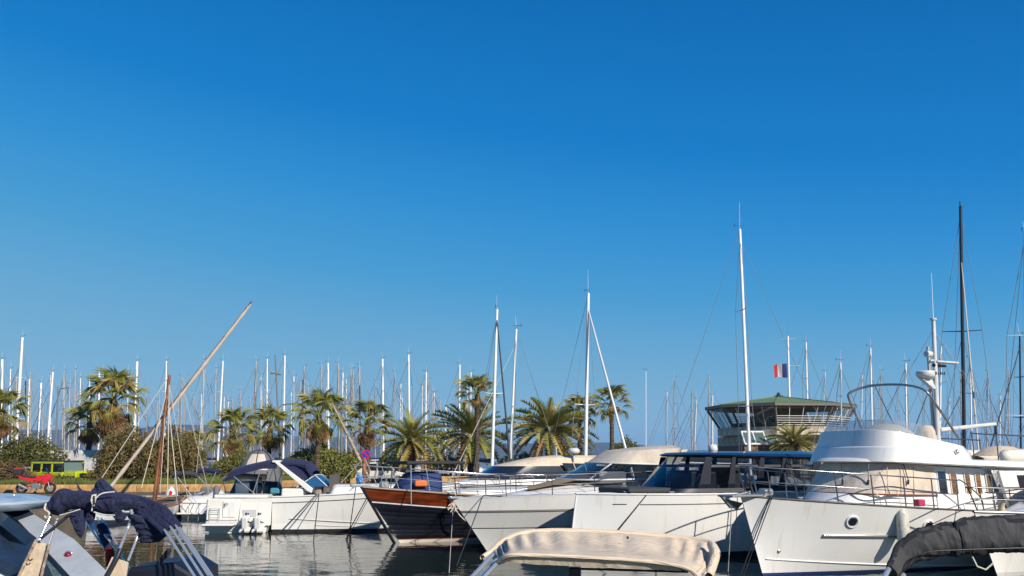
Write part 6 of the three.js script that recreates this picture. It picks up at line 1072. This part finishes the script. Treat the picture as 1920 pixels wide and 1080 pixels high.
{ // beige bimini on stainless legs
  const g = nearBoat('bimini_boat', 'boat with wrinkled beige bimini top on stainless legs, bottom centre', [1.0, 0, -8], 1.45, { L: 6.2, B: 2.4, bow: 1.1, aft: .85, rake: .8 });
  g.position.set(.6, 0, -6.0); g.updateMatrixWorld();
  // lines across the canopy from the near hem to the far bow
  const near = [[921, 1060, 8.6], [934, 1052, 8.4], [956, 1040, 8.3], [1000, 1040, 8.3], [1080, 1043, 8.3], [1180, 1049, 8.3], [1250, 1056, 8.3], [1296, 1068, 8.25], [1312, 1086, 8.2]];
  const far = [[905, 1046, 9.4], [926, 1030, 9.6], [955, 1008, 9.8], [1000, 997, 9.9], [1090, 996, 9.9], [1190, 1001, 9.9], [1270, 1008, 9.85], [1332, 1018, 9.7], [1347, 1040, 9.4]];
  const R0 = refine(C(g, near), 64), R1 = refine(C(g, far), 64), rows = [];
  for (let j = 0; j <= 14; j++) { const t = j / 14; rows.push(R0.map((p, i) => { const q = p.clone().lerp(R1[i], t), s = i / 64; const wr = Math.sin(s * 95 + 8 * noise(s * 6, 1) + t * 3) * .03 * smooth(t * 1.4 - .15) * (1 - smooth((t - .86) / .14)) * (.3 + .9 * clamp(noise(s * 7, 4.4) + .5)) * smooth(Math.min(s, 1 - s) * 7 - .3); q.y += -.05 * Math.sin(Math.PI * t) * (.6 + .4 * noise(s * 4, 9)) + wr; return q; })); }
  obj('bimini_top', grid(rows), MT.beige, g);
  obj('hem', tube(R0.filter((p, i) => i % 4 === 0).map(p => p.clone().add(V(0, -.005, 0))), .02, 60, 8), MT.beige, g); obj('far_hem', tube(R1.filter((p, i) => i % 4 === 0), .03, 60, 8), MT.beige, g);
  const val = [R0.slice(6, 58), R0.slice(6, 58).map((p, i) => { const q = p.clone().lerp(R1[i + 6], .03); q.y -= .095 * Math.sin(Math.PI * i / 51) ** .5; return q; })]; obj('valance', drape(val, .01, 5, 3), MT.beige, g);
  obj('side_panel', drape([R0.slice(58), R0.slice(58).map((p, i) => p.clone().lerp(R1[58 + i], .5).add(V(0, -.03, 0))), R1.slice(58)], .01), MT.beige, g);
  obj('end_sleeve', tube(C(g, [[1334, 1022, 9.3], [1341, 1040, 9.0], [1336, 1060, 8.8], [1328, 1082, 8.6]]), .045, 16, 10), MT.beige, g);
  obj('stud', new THREE.SphereGeometry(.014, 8, 6), MT.black, g).position.copy(g.l(P(1177, 1012, 9.3)).add(V(0, .02, 0)));
  for (const [a, b] of [[[924, 1040, 9.0], [872, 1096, 8.4]], [[931, 1050, 8.6], [884, 1100, 8.2]], [[936, 1052, 8.45], [896, 1094, 8.1]], [[1326, 1075, 8.7], [1322, 1110, 8.4]], [[1318, 1078, 8.4], [1312, 1112, 8.2]]]) obj('bimini_leg', rod(...C(g, [a, b]), .02, .02, 10), MT.chrome, g);
  obj('cross_bar', rod(...C(g, [[1072, 1066, 9.4], [1290, 1072, 9.4]]), .012), MT.black, g);
  obj('aft_gear', [rbox(-.08, .08, -.2, .05, -.06, .06, .02)], MT.black, g).position.copy(g.l(P(1078, 1072, 9.4)));
  // helm seat and engine under the bimini, below the picture
  obj('helm_console', rbox(-3.4, -2.7, .9, 1.6, -.5, .5, .08), MT.gel, g);
}
{ // dark grey furled bimini on the right
  const g = nearBoat('bimini_boat', 'boat with dark grey furled bimini sleeve, lower right corner', [4.6, 0, -6], 1.7, { L: 6, B: 2.4, bow: 1.1, aft: .85, rake: .8 });
  g.position.set(4.4, 0, -3.4); g.updateMatrixWorld(); const d = 7.2;
  obj('bimini_sleeve', lumpy(C(g, [[1672, 1074, d - .1], [1692, 1044, d], [1725, 1022, d], [1764, 1012, d], [1792, 1008.5, d]]), [.07, .095, .115, .12, .125], { amp: .16, n: 40, sd: 3, flat: .6, fold: .5 }), MT.greyCloth, g);
  obj('bimini_sleeve', lumpy(C(g, [[1795, 1008, d], [1830, 1004, d], [1880, 1001, d], [1940, 1002, d], [2020, 1016, d], [2060, 1060, d]]), [.125, .135, .14, .14, .12, .08], { amp: .16, n: 50, sd: 6, flat: .6, fold: .5 }), MT.greyCloth, g);
  obj('sleeve_strap', rod(...C(g, [[1793, 979, d - .05], [1795, 1040, d - .05]]), .02), MT.black, g);
  obj('zip', tube(C(g, [[1690, 1078, d - .1], [1708, 1052, d - .1], [1735, 1036, d - .1], [1800, 1031, d - .1], [1930, 1027, d - .1]]), .006, 30, 5), MT.black, g);
  for (const [a, b] of [[[1668, 1064, d - .1], [1640, 1115, d - .3]], [[1694, 1078, d - .1], [1672, 1120, d - .3]], [[2058, 1050, d - .1], [2080, 1115, d - .3]]]) obj('bimini_leg', rod(...C(g, [a, b]), .02, .02, 10), MT.chrome, g);
}
renderer.render(scene, camera);
